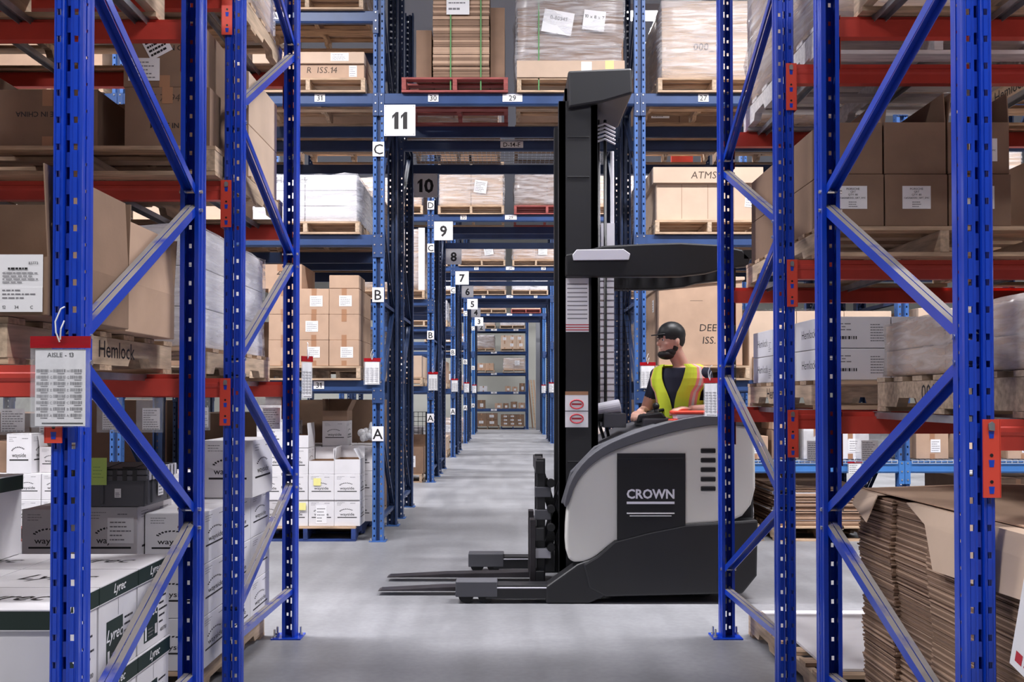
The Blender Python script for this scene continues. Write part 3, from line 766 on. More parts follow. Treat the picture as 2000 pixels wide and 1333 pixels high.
# ---- row 13, left: floor bay of white paper boxes with green lids
def paperbox(x, y, z, label, w=.42, d=.314, h=.313):
    t = thing('paper_box', (x, y + d / 2, z + .001), label, 'box', 'white boxes with dark green lids')
    def body():
        q = MB(); q.box(-w / 2 + .005, w / 2 - .005, -d / 2 + .005, d / 2 - .005, 0, h - .03, WHITEC)
        for s in (1,):
            X = w / 2 - .0045
            q.rect((X, -d * .3, h * .08), YA, ZA, d * .42, h * .5, LIDGREEN); q.text('Lyrec', (X + .0006, -d * .09, h * .36), YA, ZA, h * .13, PAPER, .35, .01)
            q.rect((X + .0004, -d * .27, h * .1), YA, ZA, d * .05, h * .16, PAPER); q.lines((X + .0006, -d * .18, h * .12), YA, ZA, d * .2, h * .12, 3, GREYINK)
            q.barcode((X + .0008, d * .03, h * .12), YA, ZA, d * .07, h * .12, PAPER, 5)
            q.lines((X + .0004, d * .16, h * .2), YA, ZA, d * .26, h * .38, 5, INK, fill=.3); q.text('400700', (X + .0004, d * .3, h * .1), YA, ZA, h * .05, INK)
        q.rect((w / 2 - .0044, -.0012, h * .6), YA, ZA, .0024, h * .2, GREYINK)
        return q.mesh('box_body')
    def lid():
        q = MB(); L = .062
        q.box(-w / 2, w / 2, -d / 2, d / 2, h - L, h, LIDGREEN, top=WHITEC)
        for s in (-1, 1):
            q.rect((s * (w / 2 + .0004), -d / 2, h - .004), YA, ZA, d, .004, WHITEC); q.rect((s * (w / 2 + .0004), -d / 2, h - L), YA, ZA, d, .003, WHITEC)
        q.rect((-w / 2, -d / 2 - .0004, h - .004), XA, ZA, w, .004, WHITEC); q.rect((-w / 2, -d / 2 - .0004, h - L), XA, ZA, w, .003, WHITEC)
        q.text('Lyrec', (w / 2 + .0008, 0, h - L * .68), YA, ZA, L * .5, PAPER, .35, .012); q.text('Lyrec', (0, -d / 2 - .0008, h - L * .68), XA, ZA, L * .5, PAPER, .35, .012)
        q.text('Lyrec', (0, -.03, h + .0006), XA, YA, .085, INK, .4, .012, .26)
        return q.mesh('lid')
    link('box_body', cached('pbb', body), t, bevel=.002); link('lid', cached('pbl', lid), t, bevel=.002); return t
LX = -1.336
pallet(LX - .65, 2.70, 0, 1.28, .94, 'floor pallet under the white boxes with green lids', 'old', h=.14)
for r in range(3):
    for c in range(3):
        for k in range(2):
            paperbox(LX - .21 - c * .424, 2.705 + r * .318, .141 + k * .316, 'white paper box with dark green lid, %s tier, %s from the aisle, %s row' % (('bottom', 'top')[k], ORD[c], ('front', 'middle', 'back')[r]))
paperbox(-1.925 - .21, 3.35, .141 + 2 * .316, 'single white paper box with dark lid standing on top of the green-lidded boxes').rotation_euler = (0, 0, pi)
# ---- row 13, left: waist-high level
zt = 1.486
pallet(-1.405 - .6, 2.585, zt, 1.2, 1.26, 'wooden pallet with stencilled side on the waist-high red beams of the nearest left rack', 'pine', .133, 'Hemlock')
c = carton(-1.287 - .33, 2.572, zt + .135, .66, .55, .165, 'open brown carton with large white shipping sheet on its front, nearest left rack', KRAFT, 'plain', None, None, 0, None, {'b': 4, 'r': -3})
q = MB(); q.box(-.2, .022, -.001, 0, -.006, .092 - .006, PAPER); q.box(-.10, .022, -.002, -.001, -.075, -.006, PAPER)
q.text('83773', (-.004, -.0024, .058), XA, ZA, .008, INK); q.lines((-.075, -.0024, .042), XA, ZA, .07, .008, 1, INK, fill=.7); q.box(-.088, -.008, -.0024, -.002, .036, .0368, GREYINK); q.lines((-.09, -.0024, .005), XA, ZA, .1, .034, 4, GREYINK)
q.lines((-.09, -.0026, -.04), XA, ZA, .1, .032, 3, GREYINK); q.text('12', (-.085, -.0026, -.066), XA, ZA, .009, INK); q.text('34', (-.05, -.0026, -.066), XA, ZA, .009, INK); q.text('C', (-.008, -.0026, -.066), XA, ZA, .009, INK)
q.build('shipping_sheet', c, (.33 - .036, -.276, .085))
carton(-1.335 - .3, 3.21, zt + .135, .6, .47, .175, 'open tan carton behind the labelled one on the nearest left rack', TAN, 'plain', None, None, 0, None, {'r': -5, 'f': -10, 'b': 8})
wrapped(-3.15, 2.7, zt + .002, 1.0, .95, .8, 'wrapped grey load at the outer end of the nearest left rack', TAN, FILMG, 3)
# ---- row 13, left: overhead level
pallet(-2.0, 2.6, 2.931, 1.15, 1.2, 'wooden pallet on the overhead beams of the nearest left rack', 'pine')
carton(-2.0, 2.62, 3.071, 1.1, 1.15, .5, 'large brown carton on the overhead pallet of the nearest left rack', KRAFT, 'tape')
# ---- row 12, left
pallet(-1.42 - .55, 4.19, 0, 1.1, 1.2, 'floor pallet under the white arc-logo cartons of the second left rack', 'pine', .143)
WB = .237
for c_ in range(2):
    for r_ in range(3):
        for k in range(3):
            if c_ == 1 and k == 2: continue
            carton(-1.39 - .132 - c_ * .272, 4.2 + r_ * .395, .145 + k * (WB + .002), .262, .388, WB, 'white arc-logo carton in the second left rack, %s tier, %s column, %s row' % (('bottom', 'middle', 'top')[k], ('aisle-side', 'inner')[c_], ('front', 'middle', 'back')[r_]), WHITEC if c_ == 0 else GREYC, 'way', None, 'white arc-logo cartons in the second left rack')
carton(-1.776, 4.13, .145 + 2 * (WB + .002), .235, .42, .275, 'white arc-logo carton under the grey crate, pasted with a printed sheet', GREYC, 'way', [(.18, .62, .5, .42)])
carton(-2.062, 4.16, .145 + (WB + .002) * 2, .26, .4, .26, 'dusty white arc-logo carton left of the one under the crate', GREYC, 'way')
carton(-2.062, 4.16, .145, .26, .4, WB * 2, 'plain grey carton on the floor pallet under the leftmost arc-logo carton', GREYC, 'plain')
carton(-1.46, 4.80, .145 + 3 * (WB + .002) + .001, .26, .4, .3, 'topmost white arc-logo carton near the left edge of the opening', WHITEC, 'way')
# grey crate
t = thing('storage_crate', (-1.80, 4.27, .905), 'dark grey plastic crate with hinged black lid on the arc-logo cartons', 'crate')
q = MB(); w, d, h = .40, .38, .165
q.box(-w / 2 + .012, w / 2 - .012, -d / 2 + .012, d / 2 - .012, 0, h - .01, MIDGREY)
for s in (-.2, .0, .2): q.box(s - .008, s + .008, -d / 2 + .004, -d / 2 + .014, .01, h - .04, MIDGREY)
for s in (-.1, .1): q.box(w / 2 - .014, w / 2 - .003, s - .008, s + .008, .01, h - .04, MIDGREY)
q.build('crate_body', t, bevel=.004)
q = MB(); q.box(-w / 2, w / 2, -d / 2, d / 2, h - .05, h - .028, MIDGREY); q.box(-w / 2, w / 2, -d / 2, d / 2, h - .024, h - .004, MIDGREY)
for k in range(8): q.box(-w / 2 + .03 + k * .044, -w / 2 + .05 + k * .044, -d / 2 - .002, -d / 2 + .01, h - .05, h, CHAR)
for k in range(8): q.box(w / 2 - .01, w / 2 + .003, -d / 2 + .03 + k * .044, -d / 2 + .052 + k * .044, h - .05, h + .004, LIGHTGREY)
q.build('rim', t, bevel=.002)
for s in (-1, 1):
    q = MB(); q.box(-w / 2 + .01, w / 2 - .01, -.004, .004, 0, d * .48, BLACK)
    for k in range(3): q.box(-w / 2 + .04 + k * .12, -w / 2 + .10 + k * .12, -.007, .004, .02, d * .44, BLACK)
    q.build('lid_flap', t, (0, s * (d / 2 - .012), h), (radians(85) * s, 0, 0))
q = MB(); q.box(-.03, .03, -.002, 0, -.035, .035, PAPER); q.lines((-.025, -.0024, -.03), XA, ZA, .05, .06, 4, GREYINK); q.build('crate_label', t, (w / 2 - .002, -.02, .07), pi / 2)
q = MB(); q.box(-.014, .014, -.002, 0, -.02, .02, PAPER); q.lines((-.01, -.0024, -.015), XA, ZA, .02, .02, 3, INK); q.build('crate_sticker', t, (.07, -d / 2 + .01, .06))
n_ = MB(); n_.box(-.034, .034, -.002, 0, -.12, 0, GREENNOTE); n_.lines((-.026, -.0026, -.09), XA, ZA, .05, .06, 4, GREENINK, fill=.12)
tag(n_.build('sticky_note', None, (XP(193, 4.06), 4.068, ZP(895, 4.06))), 'lime green handwritten note stuck on the grey crate', 'note')
# level 1.433: tall wrapped load
zt = 1.479
pallet(-1.40 - .6, 4.17, zt, 1.2, 1.24, 'pale wooden pallet under the tall wrapped load at the left of the opening', 'pine', .14)
wrapped(-1.43 - .55, 4.22, zt + .142, 1.1, 1.15, .56, 'tall load wrapped in whitish stretch film at the left of the opening', WHITEC, FILMW, 5, 3, 3, None, amp=.02)
wrapped(-3.17, 4.2, zt + .002, 1.04, 1.15, .7, 'wrapped load with white cartons at the outer end of the second left rack', WHITEC, FILMW, 6, 3, 3, prints=(('Hemlock', .2, .7, .07, 'i', 0),))
# level 2.349: brown cartons
zt = 2.395
pallet(-1.325 - .62, 4.15, zt, 1.24, 1.25, 'wooden pallet under the brown cartons marked MADE IN CHINA', 'pine', .132)
mic = (('MADE IN CHINA', .1, .3, .024, 'i', 0),)
zc = zt + .134
carton(-1.545, 4.155, zc, .385, .59, .265, 'lower brown carton of two with handwritten number 665 7294', KRAFT, 'tape', [(-.05, .86, .001, .001)], None, 0, (('MADE IN CHINA', .12, .3, .024, 'i', 0), ('665 7294', -.08, .76, .034, 'p', 0)))
c = carton(-1.56, 4.16, zc + .267, .375, .58, .272, 'upper brown carton with tilted shipping sheets, marked MADE IN CHINA', KRAFT, 'tape', [(-.25, .3, .38, .38)], None, 0, (('MADE IN CHINA', .1, .62, .024, 'i', 0),))
q = MB(); q.box(-.055, .055, -.0012, 0, -.06, .06, PAPER); q.lines((-.045, -.0018, -.05), XA, ZA, .09, .1, 5, INK, fill=.5); q.build('tilted_sheet', c, (-.04, -.291, .2), (0, radians(-28), 0))
carton(-2.11, 4.2, zc, .46, .59, .27, 'brown carton with upside-down MADE IN CHINA print, beside the stack of two', KRAFT, 'tape', None, None, 0, (('MADE IN CHINA', -.05, .62, .024, 'i', 180),))
for k in range(2): carton(-1.55, 4.77, zc + k * .28, .40, .58, .277, '%s pale carton behind the MADE IN CHINA stack, side marked with a circle' % ('lower', 'upper')[k], TAN2, 'tape')
carton(-2.1, 4.82, zc, .5, .55, .4, 'brown carton at the back of the MADE IN CHINA pallet', KRAFT, 'tape')
pallet(-3.2, 4.2, zt, 1.1, 1.15, 'outer pallet on the head-high beams of the second left rack', 'old')
carton(-3.2, 4.2, zt + .14, 1.0, 1.1, .55, 'big brown carton on the outer head-high pallet of the second left rack', KRAFT, 'tape')
# level 3.243
pallet(-1.33 - .6, 4.15, 3.289, 1.2, 1.25, 'wooden pallet on the topmost beams of the second left rack', 'pine')
wrapped(-1.36 - .56, 4.2, 3.43, 1.1, 1.15, .7, 'wrapped load on the topmost left pallet near the opening', TAN2, FILMW, 8)
pallet(-3.12, 4.15, 3.289, 1.1, 1.25, 'outer pallet on the topmost beams of the second left rack', 'old')
carton(-3.2, 4.2, 3.43, 1.0, 1.1, .6, 'brown carton on the outer topmost pallet of the second left rack', KRAFT, 'tape')

# ---- row 13, right: tall stack of flattened cartons on the floor
R = random.Random(4)
RX = 1.415
pallet(RX + .52, 2.48, 0, 1.04, 1.22, 'floor pallet under the flattened carton stack', 'old')
def flat_stack():
    q = MB(); z = 0; n = 128; th = .0068
    for k in range(n):
        j = R.uniform(-.003, .003) + .004 * sin(k * .11); jy = R.uniform(-.006, .006)
        m = KRAFT if k % 3 else TAN
        wv = 0.008 * sin(k * .045)
        for y0, y1, dx in ((2.46, 2.74, .012), (2.742, 3.10, .0), (3.102, 3.40, .02 + R.uniform(-.003, .003)), (3.402, 3.705, .002 + R.uniform(-.004, .004))):
            q.box(RX + dx + j + wv, RX + .98 + j, y0 + jy, y1 + jy, z, z + th * (.9 if k % 7 else .6), m)
        z += th
    return q, z
q, zs = flat_stack()
tag(q.build('flattened_cartons', None, (0, 0, .141)), 'tall stack of flattened brown cartons at right, filling the floor bay', 'cardboard stack', None, 'stuff')
zt = .141 + zs + .002
def draped(pts, label, th=.004, m=TAN):
    """creased sheet: rows of 3D points, given thickness"""
    q = MB(); nr, nc = len(pts), len(pts[0]); o = 0
    for r in pts:
        for p in r: q.v.append(tuple(p))
    for a in range(nr - 1):
        for c in range(nc - 1): q.f.append((a * nc + c, a * nc + c + 1, (a + 1) * nc + c + 1, (a + 1) * nc + c)); q.m.append(q.mi(m))
    o = q.build('cardboard_sheet'); s = o.modifiers.new('s', 'SOLIDIFY'); s.thickness = th; s.offset = 0
    return tag(o, label, 'cardboard sheet')
draped([[(RX + .05, 2.46, zt + .012), (RX + .5, 2.46, zt + .02), (RX + .98, 2.46, zt + .014)], [(RX + .01, 3.0, zt + .018), (RX + .5, 3.0, zt + .03), (RX + .98, 3.0, zt + .02)], [(RX + .01, 3.7, zt + .012), (RX + .5, 3.7, zt + .03), (RX + .98, 3.7, zt + .02)]], 'uppermost loose cardboard sheet on the flattened carton stack')
draped([[(RX + .55, 3.52, zt + .008), (RX + .55, 3.70, zt + .008)], [(RX - .015, 3.5, zt + .006), (RX - .012, 3.71, zt + .006)], [(RX - .075, 3.46, zt - .09), (RX - .03, 3.715, zt - .05)]], 'cardboard flap bent down at the far corner of the flattened carton stack', m=TAN2)
draped([[(RX + .5, 2.40, zt + .009), (RX + .5, 3.28, zt + .009)], [(RX - .018, 2.40, zt + .007), (RX - .018, 3.24, zt + .007)], [(RX - .03, 2.40, zt - .055), (RX - .03, 3.07, zt - .045)], [(RX - .042, 2.40, zt - .16), (RX - .046, 2.98, zt - .18)]], 'large cardboard flap hanging over the side of the flattened carton stack', m=TAN2)
q = MB(); q.box(-.001, .001, -.16, .16, -.17, .17, PAPER)
q.text('2', (-.0016, .06, .02), -YA, ZA, .07, INK, 0, .02); q.barcode((-.0016, .12, -.06), -YA, ZA, .1, .045, INK, 10); q.lines((-.0016, .13, .1), -YA, ZA, .2, .05, 3, GREYINK); q.rect((-.0016, .14, -.15), -YA, ZA, .03, .03, REDINK); q.lines((-.0016, .1, -.15), -YA, ZA, .16, .03, 2, REDINK)
o = q.build('placard', None, (RX - .062, 2.285, .80), (radians(16), 0, radians(2))); tag(o, 'white printed placard with red mark on the side of the flattened carton stack', 'placard')
# ---- row 13, right: waist-high load
pallet(2.0, 2.5, 1.334, 1.06, 1.24, 'old pallet marked 0013 on the right waist-high red beams', 'old', .135, '0013', rot=radians(-3.5))
wrapped(2.0, 2.54, 1.472, 1.02, 1.16, .205, 'low load in dusty grey-brown stretch film at right, on the pallet marked 0013', TAN, FILMB, 9, 2, 2, rot=radians(-3.5), amp=.012)
q = MB(); 
for k in range(10): q.ball((R.uniform(-.06, .06), R.uniform(-.09, .09), R.uniform(0, .03)), (R.uniform(.02, .04), R.uniform(.02, .045), R.uniform(.015, .03)), WRAPBAG, 9, 6)
tag(q.build('film_bunch', None, (1.62, 2.68, 1.735), smooth=True), 'bunched white film on top of the dusty wrapped load at right', 'plastic film')
# overhead
pallet(1.42 + .55, 2.55, 2.942, 1.1, 1.22, 'wooden pallet on the overhead red beams of the nearest right rack', 'pine')
carton(1.97, 2.6, 3.082, 1.0, 1.1, .6, 'large brown carton on the overhead pallet of the nearest right rack', KRAFT, 'tape')
# ---- row 12, right
pallet(1.405 + .5, 4.19, 0, 1.0, 1.23, 'low floor pallet at the right edge of the opening', 'pine', .13)
q = MB(); q.box(-.46, .46, -.57, .57, 0, .012, WHITEC); tag(q.build('white_sheet', None, (1.93, 4.81, .133)), 'flat white board lying on the low floor pallet at right', 'board')
zt = 1.333
pallet(1.41 + .55, 4.17, zt, 1.1, 1.26, 'stencilled wooden pallet under the white name-printed cartons', 'pine', .132, 'Hemlock')
for k in range(2):
    for c_ in range(3):
        for r_ in range(3):
            carton(1.43 + .155 + c_ * .316, 4.19 + r_ * .398, zt + .134 + k * .146, .31, .392, .143, 'white name-printed carton, %s tier, %s from the aisle, %s row' % (('lower', 'upper')[k], ORD[c_], ('front', 'middle', 'back')[r_]), WHITEC, 'hem', None, 'white name-printed cartons')
pallet(3.2, 4.17, zt, 1.1, 1.2, 'outer pallet on the waist-high beams of the second right rack', 'pine')
wrapped(3.2, 4.2, zt + .14, 1.05, 1.1, .42, 'wrapped load at the outer end of the second right rack', TAN2, FILMW, 12)
zt = 2.027
pallet(1.40 + .57, 4.15, zt, 1.14, 1.27, 'wooden pallet with chipped corner under the brown parts cartons at right', 'pine', .135, 'Hemlock')
prs = (('PORSCHE', -.0, .78, .011, 'i', 0), ('GRT', 0, .70, .009, 'i', 0), ('QTY: 80', 0, .63, .009, 'i', 0), ('C#GA#DDD_GRT_SMC', 0, .56, .008, 'i', 0))
zc = zt + .137
def partlabel(o, lx, lz, d):
    q = MB(); q.box(-.064, .064, -.0012, 0, -.052, .052, PAPER)
    for s, zz, hh in (('PORSCHE', .034, .010), ('GRT', .021, .009), ('QTY: 80', .008, .009), ('C#GA#DDD_GRT_SMC', -.006, .008)): q.text(s, (0, -.0017, zz), XA, ZA, hh, INK)
    q.lines((-.02, -.0017, -.045), XA, ZA, .04, .03, 3, GREYINK); q.build('parts_label', o, (lx, -d / 2 - .0006, lz))
for c_ in range(3):
    o = carton(1.42 + .14 + c_ * .288, 4.16, zc, .281, .6, .236, 'closed brown carton with parts label, lower tier at right, %s from the aisle' % ORD[c_], KRAFT, 'plain', None, 'brown parts cartons'); partlabel(o, 0, .13, .6)
    carton(1.42 + .14 + c_ * .288, 4.77, zc, .281, .6, .236, 'closed brown carton, lower tier at right, %s from the aisle, back row' % ORD[c_], KRAFT, 'plain', None, 'brown parts cartons')
    o = carton(1.42 + .14 + c_ * .288, 4.17, zc + .239, .279, .59, .236, 'brown parts carton, upper tier at right, %s from the aisle, flaps up' % ORD[c_] if c_ else 'closed brown parts carton, upper tier at right, nearest the aisle', KRAFT, 'plain', None, 'brown parts cartons', 0, None, {'l': -6, 'r': -3, 'b': 2} if c_ else None)
    if c_ == 2: partlabel(o, .02, .11, .59)
    carton(1.42 + .14 + c_ * .288, 4.78, zc + .239, .279, .59, .236, 'brown carton, upper tier at right, %s from the aisle, back row' % ORD[c_], KRAFT, 'plain', None, 'brown parts cartons')
pallet(3.2, 4.15, zt, 1.14, 1.2, 'outer pallet on the head-high beams of the second right rack', 'pine')
carton(3.2, 4.2, zt + .14, 1.0, 1.1, .45, 'pale big carton at the outer end of the head-high right beams', TAN2, 'tape', prints=(('ISSUE', -.2, .6, .05, 'p', 0),))
zt = 2.938
pallet(1.39 + .55, 4.13, zt, 1.1, 1.3, 'white painted pallet on the topmost right beams beside the opening', 'white', .14)
wrapped(1.40 + .52, 4.2, zt + .142, 1.04, 1.18, 1.0, 'tall load in creased grey film on the topmost right beams', TAN2, FILMG, 15, 2, 3, amp=.035)
pallet(2.64 + .53, 4.1, zt, 1.06, 1.3, 'stencilled pallet on the topmost right beams further from the opening', 'pine', .14, 'Hemlock')
carton(3.17, 4.2, zt + .142, 1.0, 1.1, .6, 'large brown carton on the topmost outer right pallet', KRAFT, 'tape')

# ------------------------------------------------------------------ rack 11: goods
Y11 = 8.77
T0, T1, T2, T3 = [z + .058 for z in ZLV]
pallet(XP(652, 8.8) - .27, Y11, T0, 1.06, 1.18, 'wooden pallet of tan cartons on the waist-high blue beams left of letter B', 'pine', .135)
tc = (.284, .37, .244)
x0 = -2.292
stack(x0, Y11 + .01, T0 + .137, 3, 2, 3, tc, 'waist-high pallet left of letter B', TAN, 'tape', True, 'tan cartons left of letter B', seed=5)
carton(x0 + .58 + .142, Y11 + .02, T0 + .137 + 3 * .247, .284, .37, .125, 'half-height carton on top of the tan carton block left of letter B', TAN, 'plain')
carton(x0 + .10, Y11 + .05, T0 + .137 + 3 * .247, .42, .6, .235, 'carton with handwritten 4 on top of the tan carton block left of letter B', TAN, 'tape', None, None, 0, (('4', .0, .45, .09, 'p', 0),))
pallet(-3.05, Y11, T0, 1.06, 1.15, 'second pallet on the waist-high blue beams, further left of letter B', 'old')
stack(-3.5, Y11 + .03, T0 + .14, 2, 1, 2, (.44, .9, .3), 'further left pallet, waist-high, left of letter B', KRAFT, 'tape', True, None, seed=6, noun='brown carton')
pallet(-1.42 - .52, Y11, T1, 1.04, 1.18, 'wooden pallet under the wrapped white name-printed cartons left of sign eleven', 'pine', .12)
wrapped(-1.45 - .5, Y11 + .03, T1 + .122, 1.0, 1.08, .45, 'wrapped white cartons marked 018 left of letter C', WHITEC, FILMW, 21, 2, 3, prints=(('Hemlock', -.12, .82, .06, 'i', 0), ('018', -.2, .3, .08, 'p', 0)), amp=.04)
pallet(-3.1, Y11, T1, 1.06, 1.15, 'second pallet on the second blue beams, further left of letter C', 'pine')
carton(-3.1, Y11 + .04, T1 + .14, 1.0, 1.05, .5, 'big tan carton on the second level, further left of letter C', TAN2, 'tape')
pallet(-1.37 - .55, Y11, T2, 1.1, 1.18, 'wooden pallet under the shallow carton marked ISS.14', 'pine', .135)
carton(-1.385 - .53, Y11 + .02, T2 + .137, 1.06, 1.1, .135, 'shallow tan carton marked ISS.14 above level 31', TAN, 'plain', [(.40, .5, .07, .8)], None, 0, (('R  ISS.14', .12, .38, .06, 'p', 0),))
carton(-1.385 - .53, Y11 + .0, T2 + .137 + .138, 1.07, 1.12, .11, 'pale lid carton lying on the shallow carton marked ISS.14', TAN2, 'plain', [(.28, .55, .16, .7)])
pallet(-3.1, Y11, T2, 1.1, 1.15, 'outer pallet on the sign-high blue beams left of sign eleven', 'old')
wrapped(-3.1, Y11 + .03, T2 + .14, 1.05, 1.1, .45, 'wrapped load on the outer sign-high pallet left of sign eleven', TAN, FILMG, 22)
for k, px_ in enumerate((-1.93, -3.1)):
    pallet(px_, Y11, T3, 1.08, 1.15, '%s pallet on the top blue beams left of sign eleven' % ('inner', 'outer')[k], 'pine')
    wrapped(px_, Y11 + .03, T3 + .14, 1.03, 1.1, .6, '%s wrapped load on the top blue beams left of sign eleven' % ('inner', 'outer')[k], TAN2, FILMW, 23 + k)
# floor, left bay: blue pallet with arc-logo cartons
pallet(-1.94, 8.82, 0, .96, 1.1, 'blue painted floor pallet under the arc-logo cartons beside letter A', 'blue', .14)
wd, wdp, wh = .245, .30, .248
wl = 'arc-logo carton on the blue pallet beside letter A'
for ci, (cx_, n) in enumerate(((-2.29, 4), (-2.043, 3), (-1.792, 2), (-1.545, 2))):
    for k in range(n):
        carton(cx_, 8.84 + (.0 if k % 2 else .008), .142 + k * (wh + .002), wd, wdp, wh, '%s, %s tier up, %s column, front' % (wl, ORD[k], ORD[ci]), GREYC if k == 0 and ci == 0 else WHITEC, 'way', [(.0, .45, .42, .7)] if (ci == 2 and k == 0) else None, 'arc-logo cartons beside letter A')
carton(-1.792, 8.845, .142 + 2 * (wh + .002), wd, wdp, .125, 'open arc-logo carton with flap up on the third column of the blue pallet', WHITEC, 'plain', None, None, 0, None, {'r': -3, 'b': 8})
carton(-1.545, 8.845, .142 + 2 * (wh + .002), wd, wdp, .14, 'open arc-logo carton with tilted lid on the right end of the blue pallet', WHITEC, 'plain', None, None, 0, None, {'r': -30, 'b': 2, 'l': -8})
carton(-2.29, 8.845, .142 + 4 * (wh + .002), wd, wdp, .16, 'tall open white arc-logo carton on the left end of the blue pallet', GREYC, 'way', None, None, 0, None, {'b': -4, 'r': 14})
carton(-2.04, 8.845, .142 + 3 * (wh + .002), wd, wdp, .12, 'white carton with one long flap standing, second column of the blue pallet', WHITEC, 'plain', None, None, 0, None, {'r': -4})
for ci, (cx_, n) in enumerate(((-2.24, 4), (-1.985, 3), (-1.73, 4), (-1.475, 3))):
    for k in range(n):
        carton(cx_, 9.18, .142 + k * (wh + .002), wd, wdp, wh, '%s, %s tier up, %s column, second row' % (wl, ORD[k], ORD[ci]), GREYC, 'way', None, 'arc-logo cartons beside letter A')
carton(-1.73, 9.19, .142 + 4 * (wh + .002), wd, wdp, .10, 'open carton top with flaps up in the second row of the blue pallet', KRAFT, 'plain', None, None, 0, None, {'r': 25, 'b': 2, 'l': 2})
for ci in range(4):
    for k in range(3): carton(-2.24 + ci * .255, 9.52, .142 + k * (wh + .002), wd, wdp, wh, '%s, %s tier up, %s column, back row' % (wl, ORD[k], ORD[ci]), GREYC, 'way', None, 'arc-logo cartons beside letter A')
q = MB()
for k in range(14): q.ball((R.uniform(-.08, .08), R.uniform(-.06, .06), R.uniform(0, .2) * (1 if k < 9 else .5)), (R.uniform(.025, .05), R.uniform(.03, .05), R.uniform(.03, .06)), WRAPBAG, 9, 6)
tag(q.build('plastic_bag', None, (-1.40, 9.30, .142 + 3 * (wh + .002) + .04), smooth=True), 'crumpled white plastic bag on the arc-logo cartons beside letter A', 'bag')
for n_, (px, py) in enumerate(((620, 942), (520, 925), (591, 990))):
    q = MB(); q.box(-.035, .035, -.002, 0, -.035, .035, YELLOWNOTE); tag(q.build('sticky_note', None, (XP(px, 8.835), 8.836, ZP(py, 8.835))), 'yellow sticky note on a arc-logo carton beside letter A, %s' % ('third column', 'first column', 'low on the second column')[n_], 'note')
pallet(-3.1, 8.82, 0, 1.0, 1.1, 'floor pallet further left of the blue pallet in rack eleven', 'old')
stack(-3.55, 8.85, .142, 3, 1, 2, (.29, .42, .255), 'floor pallet further left of the blue pallet', GREYC, 'way', False, 'arc-logo cartons further left on the floor', seed=9, noun='white arc-logo carton')
# floor, outer left bay
pallet(-4.75, 8.82, 0, 1.1, 1.1, 'red stained floor pallet in the outer left bay of rack eleven', 'red')
stack(-5.25, 8.85, .142, 4, 1, 2, (.25, .42, .25), 'outer left floor pallet', WHITEC, 'way', False, 'arc-logo cartons in the outer left floor bay', seed=10, noun='white arc-logo carton')
carton(-4.70, 8.86, .142 + 2 * .252, .24, .4, .38, 'tall white arc-logo carton standing up in the outer left floor bay', WHITEC, 'way')
carton(-4.43, 8.95, .142 + 2 * .252, .24, .4, .25, 'open dusty arc-logo carton beside the tall one in the outer left floor bay', GREYC, 'way', None, None, 0, None, {'l': 8, 'b': 10})
carton(-4.98, 8.95, .142 + 2 * .252, .26, .4, .3, 'brown carton left of the tall white one in the outer left floor bay', KRAFT, 'tape')
for k, z in enumerate((T0, T1, T2)):
    for j, px_ in enumerate((-4.4, -5.6)):
        w_ = '%s pallet, %s level, outer left bay of rack eleven' % (('inner', 'outer')[j], LVN[k])
        pallet(px_, Y11, z, 1.05, 1.15, w_, ('pine', 'old')[(j + k) % 2])
        if (j + k) % 2: wrapped(px_, Y11 + .03, z + .14, 1.0, 1.1, .6 - k * .1, 'wrapped load on the ' + w_, TAN2, FILMW, 30 + k + j)
        else: carton(px_, Y11 + .03, z + .14, 1.0, 1.1, .5, 'big carton on the ' + w_, TAN, 'tape', [(.1, .6, .2, .3)])
# over the aisle
pallet(XP(888, 8.8), Y11, T2, 1.02, 1.15, 'red stained pallet over the aisle between bin numbers 30 and 29', 'red', .14)
t = thing('carton_bundle', (XP(900, 8.8), Y11 + .55, T2 + .142), 'strapped bundle of flattened cartons on the red pallet over the aisle', 'carton bundle')
q = MB(); z = 0; RR = random.Random(2)
while z < .92:
    th = RR.choice((.012, .018, .03)); j = RR.uniform(-.004, .004); q.box(-.27 + j, .27 + j, -.52 + RR.uniform(-.006, .006), .5, z, z + th - .002, KRAFT if RR.random() < .6 else TAN); z += th
q.build('flattened_cartons', t)
for s in (-.10, .19):
    q = MB(); q.box(s - .006, s + .006, -.532, -.529, -.13, .93, STRAP); q.box(s - .006, s + .006, -.53, .51, .927, .93, STRAP); q.build('strap', t)
q = MB(); q.box(-.11, .11, -.536, -.534, -.13, .13, PAPER); q.lines((-.09, -.537, -.09), XA, ZA, .18, .024, 1, GREYINK, fill=.8); q.lines((-.09, -.537, -.03), XA, ZA, .16, .1, 3, GREYINK); q.build('packing_sheet', t, (-.03, 0, .74))
for k, (a, c) in enumerate(((-.90, -.74), (-.18, -.03))):
    carton((a + c) / 2, Y11 + .12, T2 + .142, c - a - .01, .8, (.5, .72)[k], 'narrow brown carton standing on the %s side of the strapped bundle' % ('left', 'right')[k], KRAFT, 'plain')
pallet(XP(1117, 8.8), Y11, T2, 1.05, 1.15, 'wooden pallet under the wrapped load numbered 0-80341', 'pine', .135)
t = wrapped(XP(1115, 8.8), Y11 + .03, T2 + .137, 1.02, 1.1, .92, 'wrapped grey load with tilted white sheet numbered 0-80341', KRAFT, FILMW, 41, 1, 3, ((-.12, .58, .29, .22, -10, '0-80341'), (.22, .60, .21, .19, -7, '10 x 8 x 7')), strap=(-.3,), amp=.03)
q = MB(); q.box(-.515, .515, -.59, .55, 0, .16, TAN2); q.rect((.1, -.5905, .0), XA, ZA, .1, .15, PAPER); q.rect((.33, -.5905, .08), XA, ZA, .08, .08, YELLOWNOTE); q.build('tray', t)
